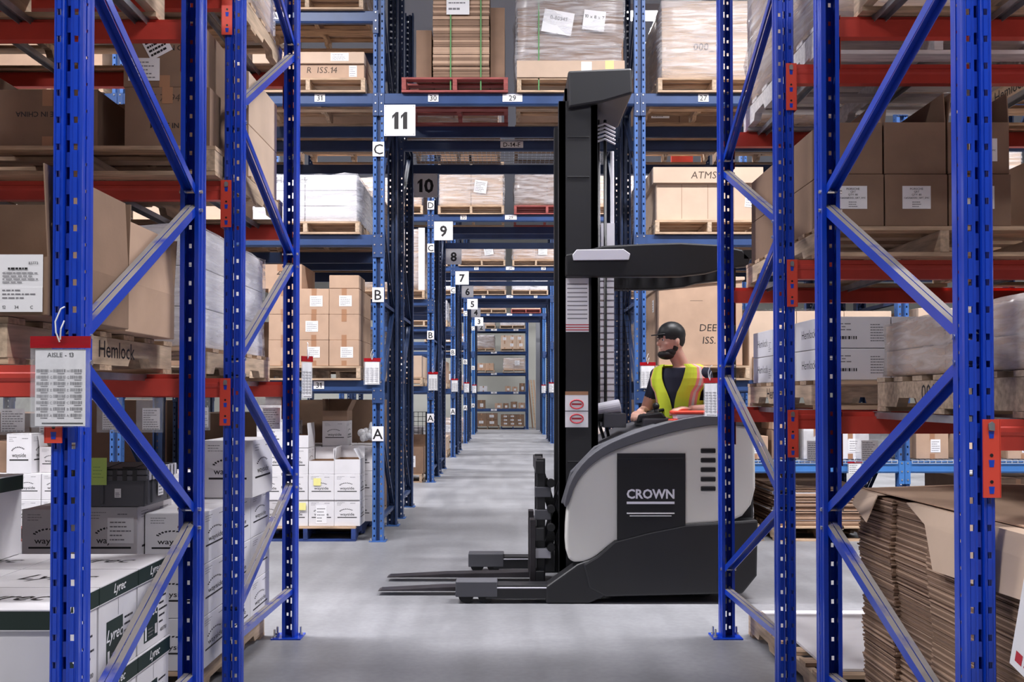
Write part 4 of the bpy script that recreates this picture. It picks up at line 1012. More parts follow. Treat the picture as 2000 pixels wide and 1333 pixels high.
# right bay
pallet(1.43 + .54, Y11, T2, 1.08, 1.15, 'wooden pallet beside bin number 27', 'pine', .135)
wrapped(1.47 + .5, Y11 + .02, T2 + .137, 1.0, 1.1, .75, 'wrapped tan load marked 000_14 above bin number 27', TAN2, FILMW, 43, 1, 2, prints=(('000_14', -.05, .36, .07, 'p', 0),), amp=.03)
wrapped(3.1, Y11 + .02, T2 + .002, 1.05, 1.1, .8, 'second wrapped load right of bin number 27', TAN2, FILMG, 44)
pallet(1.40 + .52, Y11, T1, 1.04, 1.15, 'wooden pallet under the box marked ATMS-04', 'pine', .13)
t = thing('lidded_carton', (1.40 + .51, Y11 + .58, T1 + .132), 'large tan box with overlapping lid marked ATMS-04', 'carton')
q = MB(); q.box(-.49, .49, -.54, .54, 0, .38, TAN2)
for sx in (-.25, .0, .25): q.rect((sx, -.5404, .02), XA, ZA, .004, .33, INSIDE)
q.build('box_body', t, bevel=.01)
q = MB(); q.box(-.525, .525, -.575, .575, .36, .51, TAN2); q.text('ATMS-04', (.02, -.5756, .40), XA, ZA, .07, PENCIL, .12); q.build('lid', t, bevel=.006)
q = MB(); q.box(-.06, .06, -.002, 0, -.07, .07, PAPER); q.lines((-.05, -.0024, -.06), XA, ZA, .1, .12, 5, GREYINK); q.build('shipping_label', t, (.42, -.541, .2), (0, radians(5), 0))
carton(3.05, Y11 + .03, T1 + .002, .9, 1.0, .5, 'tan carton right of the box marked ATMS-04', TAN, 'tape')
pallet(1.40 + .45, Y11, T0, .9, 1.15, 'pallet under the tall tan box marked DEER ISS behind the driver', 'pine')
t = thing('lidded_carton', (1.42 + .42, Y11 + .58, T0 + .14), 'tall tan box marked DEER ISS behind the driver', 'carton')
q = MB(); q.box(-.40, .40, -.54, .54, 0, .84, TAN)
q.text('DEER', (.1, -.5406, .33), XA, ZA, .07, INK, .1); q.text('ISS.', (.08, -.5406, .21), XA, ZA, .07, INK, .1)
q.rect((-.1, -.5404, .62), XA, ZA, .12, .003, INK); q.build('box_body', t, bevel=.008)
q = MB(); q.prism([(-.42, .74), (.42, .82), (.42, .85), (-.42, .85)], 'y', -.56, .56, TAN2); q.build('lid', t, bevel=.004)
q = MB(); q.box(-.04, .04, -.002, 0, -.06, .06, PAPER); q.lines((-.03, -.0024, -.05), XA, ZA, .06, .1, 4, INK); q.build('shipping_label', t, (-.401, -.2, .6), (0, 0, -pi / 2))
for k in range(3):
    carton(2.31 + .22 + k * .455, Y11 + .04, T0 + .002, .45, .95, .66, 'pale upright carton behind the white name-printed cartons, %s of three' % ('left', 'middle', 'right')[k], TAN2, 'plain')
carton(2.38, Y11 - .0, T0 + .002, .10, .035, .22, 'small brown board leaning on the pale upright cartons', KRAFT, 'plain')
def wiredeck(x0, x1, y, z, label, h=.03, m=WIRE, deep=1.1):
    q = MB(); n = int((x1 - x0) / .055)
    for k in range(n + 1):
        xx = x0 + (x1 - x0) * k / n; q.box(xx - .0025, xx + .0025, y, y + deep, z, z + .005, m); q.box(xx - .0025, xx + .0025, y - .005, y, z - h, z + .005, m)
    for k in range(10): yy = y + deep * k / 9; q.box(x0, x1, yy - .003, yy + .003, z - .006, z, m)
    q.box(x0, x1, y - .006, y, z - h, z - h + .006, m)
    return tag(q.build('wire_deck'), label, 'wire shelf')
wiredeck(1.33, 3.71, 8.80, .776, 'white wire deck on the knee-high blue beam right of the truck')
wiredeck(3.85, 6.2, 8.80, .776, 'white wire deck on the knee-high blue beam of the outer right bay')
RR = random.Random(8)
for k, (cx_, w_, h_, mm) in enumerate(((1.62, .3, .26, TAN), (1.98, .3, .3, WHITEC), (2.36, .26, .22, TAN), (2.66, .26, .28, KRAFT), (2.95, .24, .3, WHITEC), (3.28, .36, .26, WHITEC), (4.08, .31, .25, TAN), (4.5, .34, .27, TAN2), (4.95, .3, .24, TAN), (5.4, .4, .3, WHITEC), (5.85, .3, .25, TAN))):
    carton(cx_, 8.84 + RR.uniform(0, .04), .784, w_, .45, h_, '%s carton, %s along the wire decks right of the truck' % ('white' if mm == WHITEC else 'tan', ORD[k] if k < 8 else ('ninth', 'tenth', 'eleventh')[k - 8]), mm, 'tape', [(.1, .5, .3, .5)], 'cartons on the wire decks')
    if k in (0, 3): carton(cx_, 8.86, .784 + h_ + .004, w_ - .02, .4, .22, 'upper carton stacked on the %s carton along the wire decks' % ORD[k], TAN, 'tape', [(.05, .5, .35, .5)])
for k in range(4): pouch(2.2 + k * 1.1, 8.79, .765, .14, .12, 'red-topped pouch on the knee-high light blue beam, %s from the truck' % ORD[k], fine=False)
pallet(3.0, 8.83, 0, .9, 1.1, 'floor pallet under the flat cardboard right of the truck', 'pine', .14)
q = MB(); z = 0
for k in range(34):
    th = .011; j = RR.uniform(-.03, .03); q.box(-.42 + j, .42 + j, -.5 + RR.uniform(-.02, .02), .5, z, z + th * .75, TAN if k % 4 else WHITEC if k % 8 else KRAFT); z += th
tag(q.build('flattened_cartons', None, (3.0, 9.4, .142)), 'low stack of flat cardboard on the floor pallet right of the truck', 'cardboard stack', None, 'stuff')
pallet(1.95, 8.85, 0, 1.0, 1.1, 'floor pallet partly hidden behind the truck tail', 'old', .14)
wrapped(1.95, 8.88, .142, .8, 1.0, .35, 'film-wrapped brown load on the floor behind the truck tail', KRAFT, FILMW, 50)
pallet(4.9, 8.83, 0, 1.0, 1.1, 'floor pallet in the outer right bay of rack eleven', 'old', .14)
carton(4.9, 8.87, .142, .9, 1.0, .45, 'brown carton on the floor pallet in the outer right bay', KRAFT, 'tape')
for k, z in enumerate((T0, T1, T2)):
    for j, px_ in enumerate((4.42, 5.62)):
        w_ = '%s pallet, %s level, outer right bay of rack eleven' % (('inner', 'outer')[j], LVN[k])
        pallet(px_, Y11, z, 1.05, 1.15, w_, ('white', 'pine')[(j + k) % 2])
        if (j + k) % 2: wrapped(px_, Y11 + .03, z + .14, 1.0, 1.1, .65, 'wrapped load on the ' + w_, TAN2, FILMW, 60 + k + j)
        else: carton(px_, Y11 + .03, z + .14, 1.0, 1.1, .55, 'big carton on the ' + w_, TAN2, 'tape', [(.1, .6, .2, .3)])
q = MB(); q.box(-.14, .14, -.03, .03, 0, 1.9, RED); tag(q.build('red_column', None, (XP(1333, 12.0), 12.0, 3.3 - .0)), 'red vertical post seen above the beams behind bin number 27', 'post')

# ------------------------------------------------------------------ generic goods on the racks behind
RG = random.Random(21)
def load(x, y, z, w, h, where, seed, kind=None):
    kind = kind or RG.choice(('wrap', 'wrap', 'box', 'cart', 'lid', 'grey'))
    R = random.Random(seed)
    if kind == 'wrap': wrapped(x, y + .03, z, w, 1.08, h, 'white film-wrapped load, ' + where, R.choice((TAN2, WHITEC, TAN)), FILMW, seed, 2, 2, ((.15, .6, .2, .2, R.uniform(-10, 10), None),), amp=.03)
    elif kind == 'grey': wrapped(x, y + .03, z, w, 1.08, h, 'grey film-wrapped load, ' + where, R.choice((TAN, KRAFT)), FILMG, seed, 2, 2, None, amp=.03)
    elif kind == 'box': carton(x, y + .03, z, w, 1.08, h, 'single big tan carton, ' + where, R.choice((TAN, TAN2)), 'tape', [(R.uniform(-.2, .2), .6, .25, .3)])
    elif kind == 'lid': carton(x, y + .03, z, w, 1.08, h * .7, 'low wide carton, ' + where, TAN2, 'plain', [(.25, .5, .15, .4)])
    else:
        n = 2; m = max(1, int(h / .28)); m = min(m, 2)
        stack(x - w / 2, y + .03, z, n, 1, m, (w / n - .008, 1.0, h / m - .004), where, R.choice((TAN, KRAFT)), 'tape', True, None, seed=seed)
# behind sign eleven: the back half of the same double rack
yb = 10.46 - .04
for bi, xs in ((1, (-1.93, -3.1)), (2, (-.62, .60)), (3, (1.95, 3.1))):
    for k, z in enumerate((T0, T1, T2)):
        if bi == 2 and k < 2: continue
        for j, px_ in enumerate(xs):
            w_ = '%s pallet, %s level, %s behind sign eleven' % (('inner', 'outer')[j] if bi != 2 else ('left', 'right')[j], LVN[k], BAYN[bi])
            if bi == 2: z += .014
            pallet(px_, yb, z, 1.05, 1.18, w_, ('pine', 'old')[(j + k) % 2])
            load(px_, yb, z + .141, 1.0, RG.uniform(.4, .75), w_, 100 + bi * 10 + k * 3 + j)
wiredeck(-1.15, 1.17, 10.43, T2 + .007, 'wire deck over the aisle behind the beam marked D-14-F', .012, WIRE, 1.1)
for bi, xs in ((0, (-4.4, -5.6)), (1, (-1.93, -3.1)), (3, (1.95, 3.1))):
    for j, px_ in enumerate(xs):
        w_ = '%s floor pallet, %s behind sign eleven' % (('inner', 'outer')[j], BAYN[bi])
        pallet(px_, yb, 0, 1.05, 1.15, w_, 'old'); carton(px_, yb + .03, .141, 1.06, 1.05, (1.2, 1.05)[j], 'tall brown carton, ' + w_, KRAFT, 'tape')
for num, y0 in ROWS[1:]:
    yf = y0 - .04
    for bi, xs in ((1, (-1.90,)), (2, (-.60, .62)), (3, (1.93,))):
        for k, z in enumerate((-.0, T0, T1, T2)):
            if bi == 2 and k < 3: continue
            if num == 9 and bi == 1 and k in (0, 2): continue
            for j, px_ in enumerate(xs):
                lvn = ('floor',) + tuple(LVN)
                w_ = '%s level, %s of rack %s' % (lvn[k], BAYN[bi], SW[num])
                if bi == 2: w_ = '%s half over the aisle, rack %s' % (('left', 'right')[j], SW[num])
                zz = max(z, 0)
                st = 'pine'
                if num == 9 and bi == 2 and j == 1: st = 'red'
                if num == 3 and bi == 2 and j == 1: st = 'red'
                pallet(px_, yf, zz, 1.06, 1.15, 'pallet, ' + w_, st)
                kd = None
                if bi == 2: kd = {9: ('wrap', 'grey'), 7: ('wrap', 'wrap'), 5: ('grey', 'wrap'), 3: ('wrap', 'lid')}[num][j]
                load(px_, yf, zz + .141, 1.02, RG.uniform(.40, .50) if bi != 2 else (.5 if num > 7 else .35), w_, num * 37 + bi * 11 + k * 3 + j, kd)
# sign 9: stacked second pallet, tall load, cage and brown carton
pallet(-.60, 14.72, T2 + .141 + .56, 1.06, 1.15, 'upper pallet with flat brown bundles over the aisle, rack nine', 'pine')
for k in range(2): carton(-.86 + k * .5, 14.76, T2 + .141 + .56 + .141, .46, 1.0, .3, '%s brown bundle on the upper pallet over the aisle, rack nine' % ('left', 'right')[k], KRAFT, 'plain', [(.15, .6, .4, .4)] if k == 0 else None)
pallet(-1.87, 14.72, T1, 1.06, 1.15, 'pallet under the tall banded stack left of letter C, rack nine', 'pine')
t = wrapped(-1.87, 14.75, T1 + .141, 1.0, 1.08, .98, 'tall banded stack with white corner board left of letter C, rack nine', TAN2, FILMG, 77, 1, 7)
q = MB(); q.box(.43, .53, -.57, -.55, 0, 1.0, WHITEC); q.build('corner_board', t)
pallet(-1.78, 14.72, 0, .8, .46, 'floor pallet under the brown carton beside letter A, rack nine', 'pine')
carton(-1.57, 14.75, .141, .42, .38, .43, 'brown open-topped carton beside letter A, rack nine', KRAFT, 'tape', [(.0, .45, .4, .42)], None, 0, None, {'b': 4, 'l': 4})
t = thing('wire_cage', (-1.85, 15.55, 0), 'black wire cage of white goods behind the brown carton, rack nine', 'cage')
q = MB(); w, d, h = 1.0, .6, 1.12
for k in range(15):
    xx = -w / 2 + w * k / 14; q.box(xx - .004, xx + .004, -d / 2 - .004, -d / 2 + .004, .1, h, DARKWIRE)
    yy = -d / 2 + d * k / 14; q.box(w / 2 - .004, w / 2 + .004, yy - .004, yy + .004, .1, h, DARKWIRE); q.box(-w / 2 - .004, -w / 2 + .004, yy - .004, yy + .004, .1, h, DARKWIRE)
for k in range(14):
    zz = .1 + (h - .1) * k / 13; q.box(-w / 2, w / 2, -d / 2 - .004, -d / 2 + .004, zz - .004, zz + .004, DARKWIRE); q.box(w / 2 - .004, w / 2 + .004, -d / 2, d / 2, zz - .004, zz + .004, DARKWIRE)
q.build('wire_panels', t)
q = MB()
for sx in (-1, 1):
    for sy in (-1, 1): q.box(sx * w / 2 - .02, sx * w / 2 + .02, sy * d / 2 - .02, sy * d / 2 + .02, 0, h, DARKWIRE)
q.build('cage_posts', t)
q = MB(); q.box(-w / 2 + .02, w / 2 - .02, -d / 2 + .02, d / 2 - .02, .09, .11, WOOD); q.build('cage_floor', t)
for k in range(3): carton(-2.15 + k * .3, 15.30, .115, .28, .45, .75, 'white carton inside the black wire cage, %s from the left' % ORD[k], WHITEC, 'plain')
# end rack
def ep(px): return XP(px, 37.6)
def ez(k): return EZ[k] + .058
pallet((ep(930) + ep(974)) / 2, 37.58, 0, .95, 1.1, 'floor pallet at left of the rack along the back wall', 'old')
pallet((ep(978) + ep(1026)) / 2, 37.58, 0, .98, 1.1, 'blue floor pallet at right of the rack along the back wall', 'blue')
stack(ep(930), 37.6, .141, 2, 1, 2, (.43, .8, .25), 'left floor pallet along the back wall', KRAFT, 'tape', True, None, seed=81, noun='brown carton')
stack(ep(978), 37.6, .141, 3, 1, 3, (.315, .8, .15), 'blue floor pallet along the back wall', KRAFT, 'tape', True, None, seed=82, noun='brown carton')
for n_, (a, c, k, h_, mm) in enumerate(((932, 948, 0, .35, KRAFT), (966, 981, 0, .22, TAN), (982, 994, 0, .22, KRAFT), (997, 1011, 0, .28, KRAFT), (1012, 1026, 0, .24, TAN), (936, 952, 1, .22, WHITEC), (986, 998, 1, .22, TAN), (1000, 1011, 1, .2, TAN), (1014, 1026, 1, .34, KRAFT))):
    carton((ep(a) + ep(c)) / 2, 37.64, ez(k) + .002, ep(c) - ep(a) - .02, .6, h_, '%s carton, %s on the lower shelves along the back wall' % ('white' if mm == WHITEC else 'brown' if mm == KRAFT else 'tan', ('first', 'second', 'third', 'fourth', 'fifth', 'sixth', 'seventh', 'eighth', 'ninth')[n_]), mm, 'tape', [(.05, .4, .4, .4)])
for k, (a, c, kd, h_) in enumerate(((930, 966, 'cart', .28), (982, 1026, 'wrap', .48))):
    pallet((ep(a) + ep(c)) / 2, 37.58, ez(2), ep(c) - ep(a), 1.1, '%s pallet on the third shelf along the back wall' % ('left', 'right')[k], 'pine', .11)
    load((ep(a) + ep(c)) / 2, 37.6, ez(2) + .113, ep(c) - ep(a) - .06, h_, '%s side, third shelf along the back wall' % ('left', 'right')[k], 90 + k, kd)
pallet((ep(930) + ep(966)) / 2, 37.58, ez(3), .78, 1.1, 'left pallet on the fourth shelf along the back wall', 'pine', .11)
load((ep(930) + ep(966)) / 2, 37.6, ez(3) + .113, .72, .55, 'left side, fourth shelf along the back wall', 93, 'grey')
pallet((ep(977) + ep(1026)) / 2, 37.58, ez(3), 1.0, 1.1, 'right pallet on the fourth shelf along the back wall', 'pine', .11)
stack(ep(978), 37.6, ez(3) + .113, 3, 1, 2, (.31, .8, .27), 'right pallet, fourth shelf along the back wall', TAN2, 'tape', True, None, seed=95)
for k, (a, c) in enumerate(((930, 968), (976, 1026))):
    pallet((ep(a) + ep(c)) / 2, 37.58, ez(4), ep(c) - ep(a), 1.1, '%s pallet on the fifth shelf along the back wall' % ('left', 'right')[k], 'pine', .13)
    load((ep(a) + ep(c)) / 2, 37.6, ez(4) + .134, ep(c) - ep(a) - .06, .5, '%s side, fifth shelf along the back wall' % ('left', 'right')[k], 97 + k, 'wrap')
for k in range(4):
    q = MB(); q.box(-.03, .03, -.012, .012, 0, 2.1, (KRAFT, WOOD, TAN, KRAFT)[k]); o = q.build('loose_board', None, (1.02 + k * .12, 38.7 + k * .1, .01), (radians(-14), radians(-5), 0)); tag(o, 'loose wooden board leaning at the back wall, %s from the rack' % ORD[k], 'board')
q = MB(); q.box(-.12, .12, -.15, .15, 0, 6.5, CEILM); o = q.build('column'); o.location = (1.22, 36.9, 0); o['kind'] = 'structure'

# ------------------------------------------------------------------ reach truck
TR = thing('reach_truck', (.9, 6.8, 0), 'ivory and charcoal reach truck crossing the aisle with forks to the left', 'forklift truck')
TO = Vector(TR.location)
def tp(px, py, d=6.2): return (XP(px, d, py), ZP(py, d))
def tb(q, name, **k): return q.build(name, TR, -TO, **k)
edge = [(1103, 1098), (1106, 985), (1126, 932), (1176, 887), (1250, 860), (1330, 838), (1405, 826), (1462, 832), (1476, 850), (1476, 1018), (1340, 1026), (1270, 1040), (1200, 1058), (1166, 1088), (1142, 1100)]
def smoothed(pl, n=2):
    for _ in range(n):
        o = []
        for a, c in zip(pl, pl[1:] + pl[:1]): o += [(a[0] * .75 + c[0] * .25, a[1] * .75 + c[1] * .25), (a[0] * .25 + c[0] * .75, a[1] * .25 + c[1] * .75)]
        pl = o
    return pl
E2 = [tp(*p) for p in smoothed(edge, 2)]
for y0, y1, nm in ((6.2, 6.32, 'side_cover'), (7.16, 7.28, 'side_cover')):
    q = MB(); q.prism(E2, 'y', y0, y1, TRUCKWHITE); tb(q, nm, bevel=.02, seg=3)
sk = [(1138, 1102), (1166, 1086), (1200, 1056), (1270, 1038), (1340, 1024), (1480, 1016), (1478, 1125), (1450, 1160), (1182, 1166), (1150, 1150)]
q = MB(); q.prism([tp(*p) for p in sk], 'y', 6.185, 7.295, CHAR); tb(q, 'lower_skirt', bevel=.015)
# nose: the block between the covers, in front of the driver
nose = [(1118, 1100), (1112, 990), (1132, 935), (1180, 890), (1250, 863), (1290, 852), (1290, 1100)]
q = MB(); q.prism([tp(*p) for p in nose], 'y', 6.32, 7.16, CHAR); tb(q, 'battery_compartment')
tr_ = [(1099, 990), (1118, 926), (1166, 876), (1244, 843), (1330, 818), (1405, 808), (1466, 816), (1474, 834), (1405, 827), (1330, 839), (1250, 861), (1177, 888), (1128, 933), (1109, 990)]
q = MB(); q.prism([tp(*p) for p in smoothed(tr_, 2)], 'y', 6.175, 6.36, MIDGREY); tb(q, 'console_trim', bevel=.008)
q = MB(); q.prism([tp(*p) for p in tr_[:4] + [(1290, 830), (1290, 852)] + tr_[10:]], 'y', 6.36, 7.28, MIDGREY); tb(q, 'front_hood', bevel=.008)
q = MB(); q.box(XP(1290, 6.3), XP(1476, 6.3), 6.33, 7.15, .16, .20, RUBBER); tb(q, 'driver_floor')
q = MB(); x = XP(1440, 6.3); q.box(x, XP(1474, 6.3), 6.33, 7.15, .2, 1.24, CHAR); tb(q, 'rear_bulkhead', bevel=.02)
q = MB(); q.box(x - .07, x - .005, 6.55, 7.0, 1.0, 1.5, BLACK); tb(q, 'back_cushion', bevel=.03, seg=3)
dr = [(1205, 886), (1338, 886), (1338, 1026), (1270, 1039), (1205, 1056)]
q = MB(); q.prism([tp(*p) for p in dr], 'y', 6.186, 6.21, BLACK)
X0, Z0 = tp(1270, 973); q.text('CROWN', (X0, 6.1852, Z0 - .002), XA, ZA, .062, LIGHTGREY, 0, .03, .32)
q.box(X0 - .16, X0 + .16, 6.1845, 6.187, Z0 - .04, Z0 - .024, LIGHTGREY); q.box(X0 - .16, X0 + .16, 6.1845, 6.187, Z0 - .106, Z0 - .098, PAPER); q.box(X0 - .14, X0 + .14, 6.1845, 6.187, Z0 - .122, Z0 - .117, PAPER)
q.box(X0 - .22, X0 + .22, 6.1835, 6.187, Z0 + .262, Z0 + .27, CHAR); tb(q, 'battery_door')
for k in range(5):
    X0, Z0 = tp(1383, 881 + 18.5 * k)
    q = MB(); q.box(X0 - .05, X0 + .05, 6.192, 6.21, Z0 - .016, Z0 + .016, BLACK); tb(q, 'louvre', bevel=.006)
# driver's controls
X0, Z0 = tp(1300, 815, 6.5)
q = MB(); q.box(X0 - .16, X0 + .06, 6.5, 6.95, 1.16, 1.235, MIDGREY); q.prism([(X0 - .2, 1.2), (X0 + .02, 1.235), (X0 - .02, 1.28), (X0 - .18, 1.26)], 'y', 6.55, 6.9, CHAR); tb(q, 'dashboard', bevel=.012)
q = MB(); q.tube([(X0 - .04, 6.62, 1.25), (X0 - .05, 6.61, 1.30)], .018, BLACK); q.ball((X0 - .05, 6.61, 1.32), .026, BLACK); tb(q, 'control_lever', smooth=True)
q = MB(); c0 = Vector((X0 + .02, 6.86, 1.29))
q.tube([c0 + Vector((cos(a) * .1, sin(a) * .1, .02 * cos(a))) for a in [2 * pi * k / 20 for k in range(21)]], .012, BLACK, 8, False); q.cyl(c0 - Vector((0, 0, .02)), (0, 0, 1), .03, .06, BLACK); tb(q, 'steering_wheel', smooth=True)
q = MB(); X1, Z1 = tp(1362, 795, 6.3); q.box(X1 - .15, X1 + .12, 6.25, 6.42, 1.235, 1.27, LIGHTGREY); q.box(X1 - .17, X1 + .13, 6.24, 6.43, 1.27, 1.292, ORANGE); q.box(X1 - .18, X1 + .13, 6.24, 6.43, 1.215, 1.235, ORANGE); tb(q, 'arm_pad', bevel=.008)
X1, Z1 = tp(1190, 808, 6.5)
q = MB(); q.cyl((X1 - .02, 6.6, 1.30), (1, 0, .2), .05, .22, LIGHTGREY); q.cyl((X1 - .05, 6.6, 1.25), (1, 0, 0), .045, .14, BLACK); q.box(X1 - .04, X1 + .12, 6.5, 6.8, 1.17, 1.27, MIDGREY); tb(q, 'hydraulic_valve', bevel=.006)
# mast
for y in (6.42, 7.06):
    q = MB(); x0, x1 = .352, .625; s = 1 if y < 6.8 else -1; ya, yb_ = y, y + .09
    yw = ya if s > 0 else yb_ - .022
    q.box(x0, x1, yw, yw + .022, .05, 3.46, CHAR); q.box(x0, x0 + .05, ya, yb_, .05, 3.46, CHAR); q.box(x1 - .05, x1, ya, yb_, .05, 3.46, CHAR)
    for z in (.93, 2.32, 2.92, 3.2): q.box(x0 + .06, x1 - .06, yw - (.004 if s > 0 else -.022), yw + (.001 if s > 0 else .026), z, z + .01, BLACK)
    tb(q, 'mast_rail', bevel=.006)
    q = MB(); ya2 = y + .1 if s > 0 else y - .08; q.box(.40, .60, ya2, ya2 + .02, .08, 3.58, CHAR); q.box(.40, .44, ya2, ya2 + .07, .08, 3.58, CHAR); q.box(.56, .60, ya2, ya2 + .07, .08, 3.58, CHAR); tb(q, 'inner_mast_rail')
q = MB(); q.prism([(.415, 3.66), (.86, 3.68), (.865, 3.50), (.66, 3.44), (.42, 3.40)], 'y', 6.38, 7.2, CHAR); tb(q, 'mast_head', bevel=.015)
for z in (.25, 1.55, 2.6): q = MB(); q.box(.52, .60, 6.52, 7.05, z, z + .1, CHAR); tb(q, 'mast_crossbar')
q = MB(); q.box(.66, .785, 6.84, 6.87, 1.27, 2.34, LIGHTGREY); q.box(.69, .79, 6.84, 6.86, 2.50, 2.68, LIGHTGREY)
for k in range(22): q.box(.66, .785, 6.838, 6.841, 1.29 + k * .048, 1.2915 + k * .048, MIDGREY)
tb(q, 'mast_guard')
for xx in (.672, .775): q = MB(); q.cyl((xx, 6.86, 2.78), (0, 0, 1), .014, .88, LIGHTGREY, 12); tb(q, 'lift_cylinder', smooth=False)
for k in range(5): q = MB(); q.tube([(.64, 6.7, 3.36 - k * .028), (.70, 6.66, 3.37 - k * .028), (.78, 6.72, 3.35 - k * .028)], .008, LIGHTGREY, 8); tb(q, 'hydraulic_hose', smooth=True)
for k in (0, 1): q = MB(); q.tube([(.66 + k * .05, 6.74, 3.42), (.66 + k * .05, 6.74, 1.2), (.72 + k * .03, 6.72, 1.0)], .012, BLACK, 8); tb(q, 'hydraulic_hose', smooth=True)
q = MB()
for k in range(6): xx = .785 + k * .022; q.box(xx - .0015, xx + .0015, 6.85, 6.853, 1.25, 2.35, BLACK)
for k in range(26): zz = 1.25 + k * .044; q.box(.78, .90, 6.85, 6.853, zz - .0015, zz + .0015, BLACK)
tb(q, 'wire_screen')
q = MB(); q.box(.40, .56, 6.414, 6.418, 1.84, 2.215, PAPER)
for k in range(9): q.rect((.41, 6.4135, 1.93 + k * .03), XA, ZA, .14, .007, GREYINK)
for k in range(3): q.rect((.40, 6.4132, 1.85 + k * .018), XA, ZA, .16, .007, REDINK)
tb(q, 'capacity_label')
q = MB(); q.box(.395, .555, 6.414, 6.418, 1.175, 1.40, PAPER); q.rect((.395, 6.4135, 1.40), XA, ZA, .16, .025, TAPE)
for zz in (1.20, 1.30):
    q.tube([(.475 + cos(a) * .045, 6.413, zz + .035 + sin(a) * .03) for a in [2 * pi * k / 16 for k in range(17)]], .005, REDINK, 5, False); q.rect((.44, 6.4128, zz + .03), XA, ZA, .07, .012, REDINK)
q.rect((.395, 6.4132, 1.285), XA, ZA, .16, .005, INK); tb(q, 'warning_label')
# overhead guard
gp = [(1105, 497), (1180, 480), (1260, 476), (1330, 474), (1405, 478), (1450, 488), (1466, 503), (1462, 520), (1405, 527), (1380, 534), (1330, 540), (1200, 541), (1105, 540)]
for y in (6.34, 7.14):
    q = MB(); q.prism([tp(*p, 6.34) for p in gp], 'y', y, y + .08, BLACK); tb(q, 'guard_beam', bevel=.012)
for k in range(7):
    xx = .78 + k * .125; q = MB(); q.box(xx - .022, xx + .022, 6.42, 7.14, 2.37, 2.41, BLACK); tb(q, 'guard_bar')
q = MB(); q.box(XP(1450, 6.4), XP(1466, 6.4), 6.34, 7.22, 2.34, 2.40, BLACK); tb(q, 'guard_crossbar')
for y in (6.36,): q = MB(); q.bar((1.548, y + .03, 2.36), (1.548, y + .03, 1.2), .05, .05, BLACK, (0, 1, 0)); tb(q, 'guard_pillar')
lb = [(1118, 498), (1126, 488), (1218, 487), (1231, 496), (1228, 508), (1120, 509)]
q = MB(); q.prism([tp(*p, 6.33) for p in lb], 'y', 6.325, 6.34, LIGHTGREY); tb(q, 'guard_plate', bevel=.004)
# carriage, reach arms, forks
q = MB()
for y in (6.52, 7.0): q.box(.20, .26, y, y + .06, .07, .95, CHAR)
for z in (.08, .38, .85): q.box(.19, .25, 6.45, 7.13, z, z + .09, CHAR)
for k, z in enumerate((.25, .52, .68)): q.box(.185, .30, 6.50, 6.56, z, z + .07, MIDGREY if k else LIGHTGREY); 
for z in (.33, .47, .6, .78): q.cyl((.30, 6.5, z), (0, 1, 0), .03, .06, BLACK, 14)
tb(q, 'fork_carriage', bevel=.004)
for k, (a, c) in enumerate(((.2, .8), (.8, .2))):
    for y in (6.6, 6.96): q = MB(); q.bar((.25, y, a), (.42, y, c), .03, .06, CHAR, (0, 1, 0)); tb(q, 'reach_arm')
for yf, zf, xt in ((6.45, .03, XP(740, 6.5)), (6.93, .03, XP(757, 6.97))):
    q = MB(); q.prism([(xt, zf), (xt + .02, zf + .008), (xt + .45, zf + .03), (.15, zf + .042), (.15, zf + .5), (.19, zf + .5), (.19, zf), ], 'y', yf, yf + .11, FORK); tb(q, 'fork', bevel=.004)
# outriggers
for y, xe in ((6.2, XP(890, 6.2)), (7.28, XP(915, 7.3))):
    O = thing('x', (0, 0, 0), '', ''); bpy.data.objects.remove(O)
    q = MB(); q.box(xe + .2, .62, y, y + .13, .03, .125, CHAR); q.box(xe, xe + .28, y - .004, y + .14, .045, .148, MIDGREY); q.box(xe + .2, .5, y - .003, y + .02, .10, .112, LIGHTGREY)
    og = tb(q, 'outrigger_leg', bevel=.008)
    for xx in (xe + .07, xe + .2):
        q = MB(); q.cyl((xx, y + .065, .052), (0, 1, 0), .052, .09, RUBBER, 18); w_ = q.build('load_wheel', og)
    fp = [(1066, 1146), (1128, 1102), (1150, 1094), (1172, 1098), (1190, 1118), (1184, 1164), (1150, 1180), (1066, 1180)]
    q = MB(); q.prism([tp(*p, 6.2) for p in fp], 'y', y - .008, y + .15, CHAR); tb(q, 'leg_fairing', bevel=.015, seg=3)
q = MB(); q.cyl((1.34, 6.5, .16), (0, 1, 0), .158, .2, RUBBER, 24); q.cyl((1.34, 6.395, .16), (0, 1, 0), .07, .02, MIDGREY, 16); tb(q, 'drive_wheel')
q = MB(); q.cyl((1.34, 7.0, .1), (0, 1, 0), .098, .12, RUBBER, 24); tb(q, 'caster_wheel')

# ------------------------------------------------------------------ the driver
PX, PY, PFLOOR = 1.285, 6.80, .205
f = Vector((-.66, -.75, 0)).normalized(); l = Vector((-f.y, f.x, 0)); up = ZA      # facing, his left
C0 = Vector((PX, PY, 0))
def W(a, b_, z): return C0 + f * a + l * b_ + up * z       # forward, to his left, height
def merge(parts, vox):
    """parts: list of MB-like closed pieces in one builder -> one continuous remeshed surface"""
    me = parts.mesh('person'); o = bpy.data.objects.new('tmp', me); COL.objects.link(o)
    r = o.modifiers.new('r', 'REMESH'); r.mode = 'VOXEL'; r.voxel_size = vox
    s = o.modifiers.new('s', 'SMOOTH'); s.iterations = 3; s.factor = .5
    dg = bpy.context.evaluated_depsgraph_get(); dg.update(); out = bpy.data.meshes.new_from_object(o.evaluated_get(dg)); bpy.data.objects.remove(o)
    out.polygons.foreach_set('use_smooth', [True] * len(out.polygons)); return out
q = MB(); S = SKIN
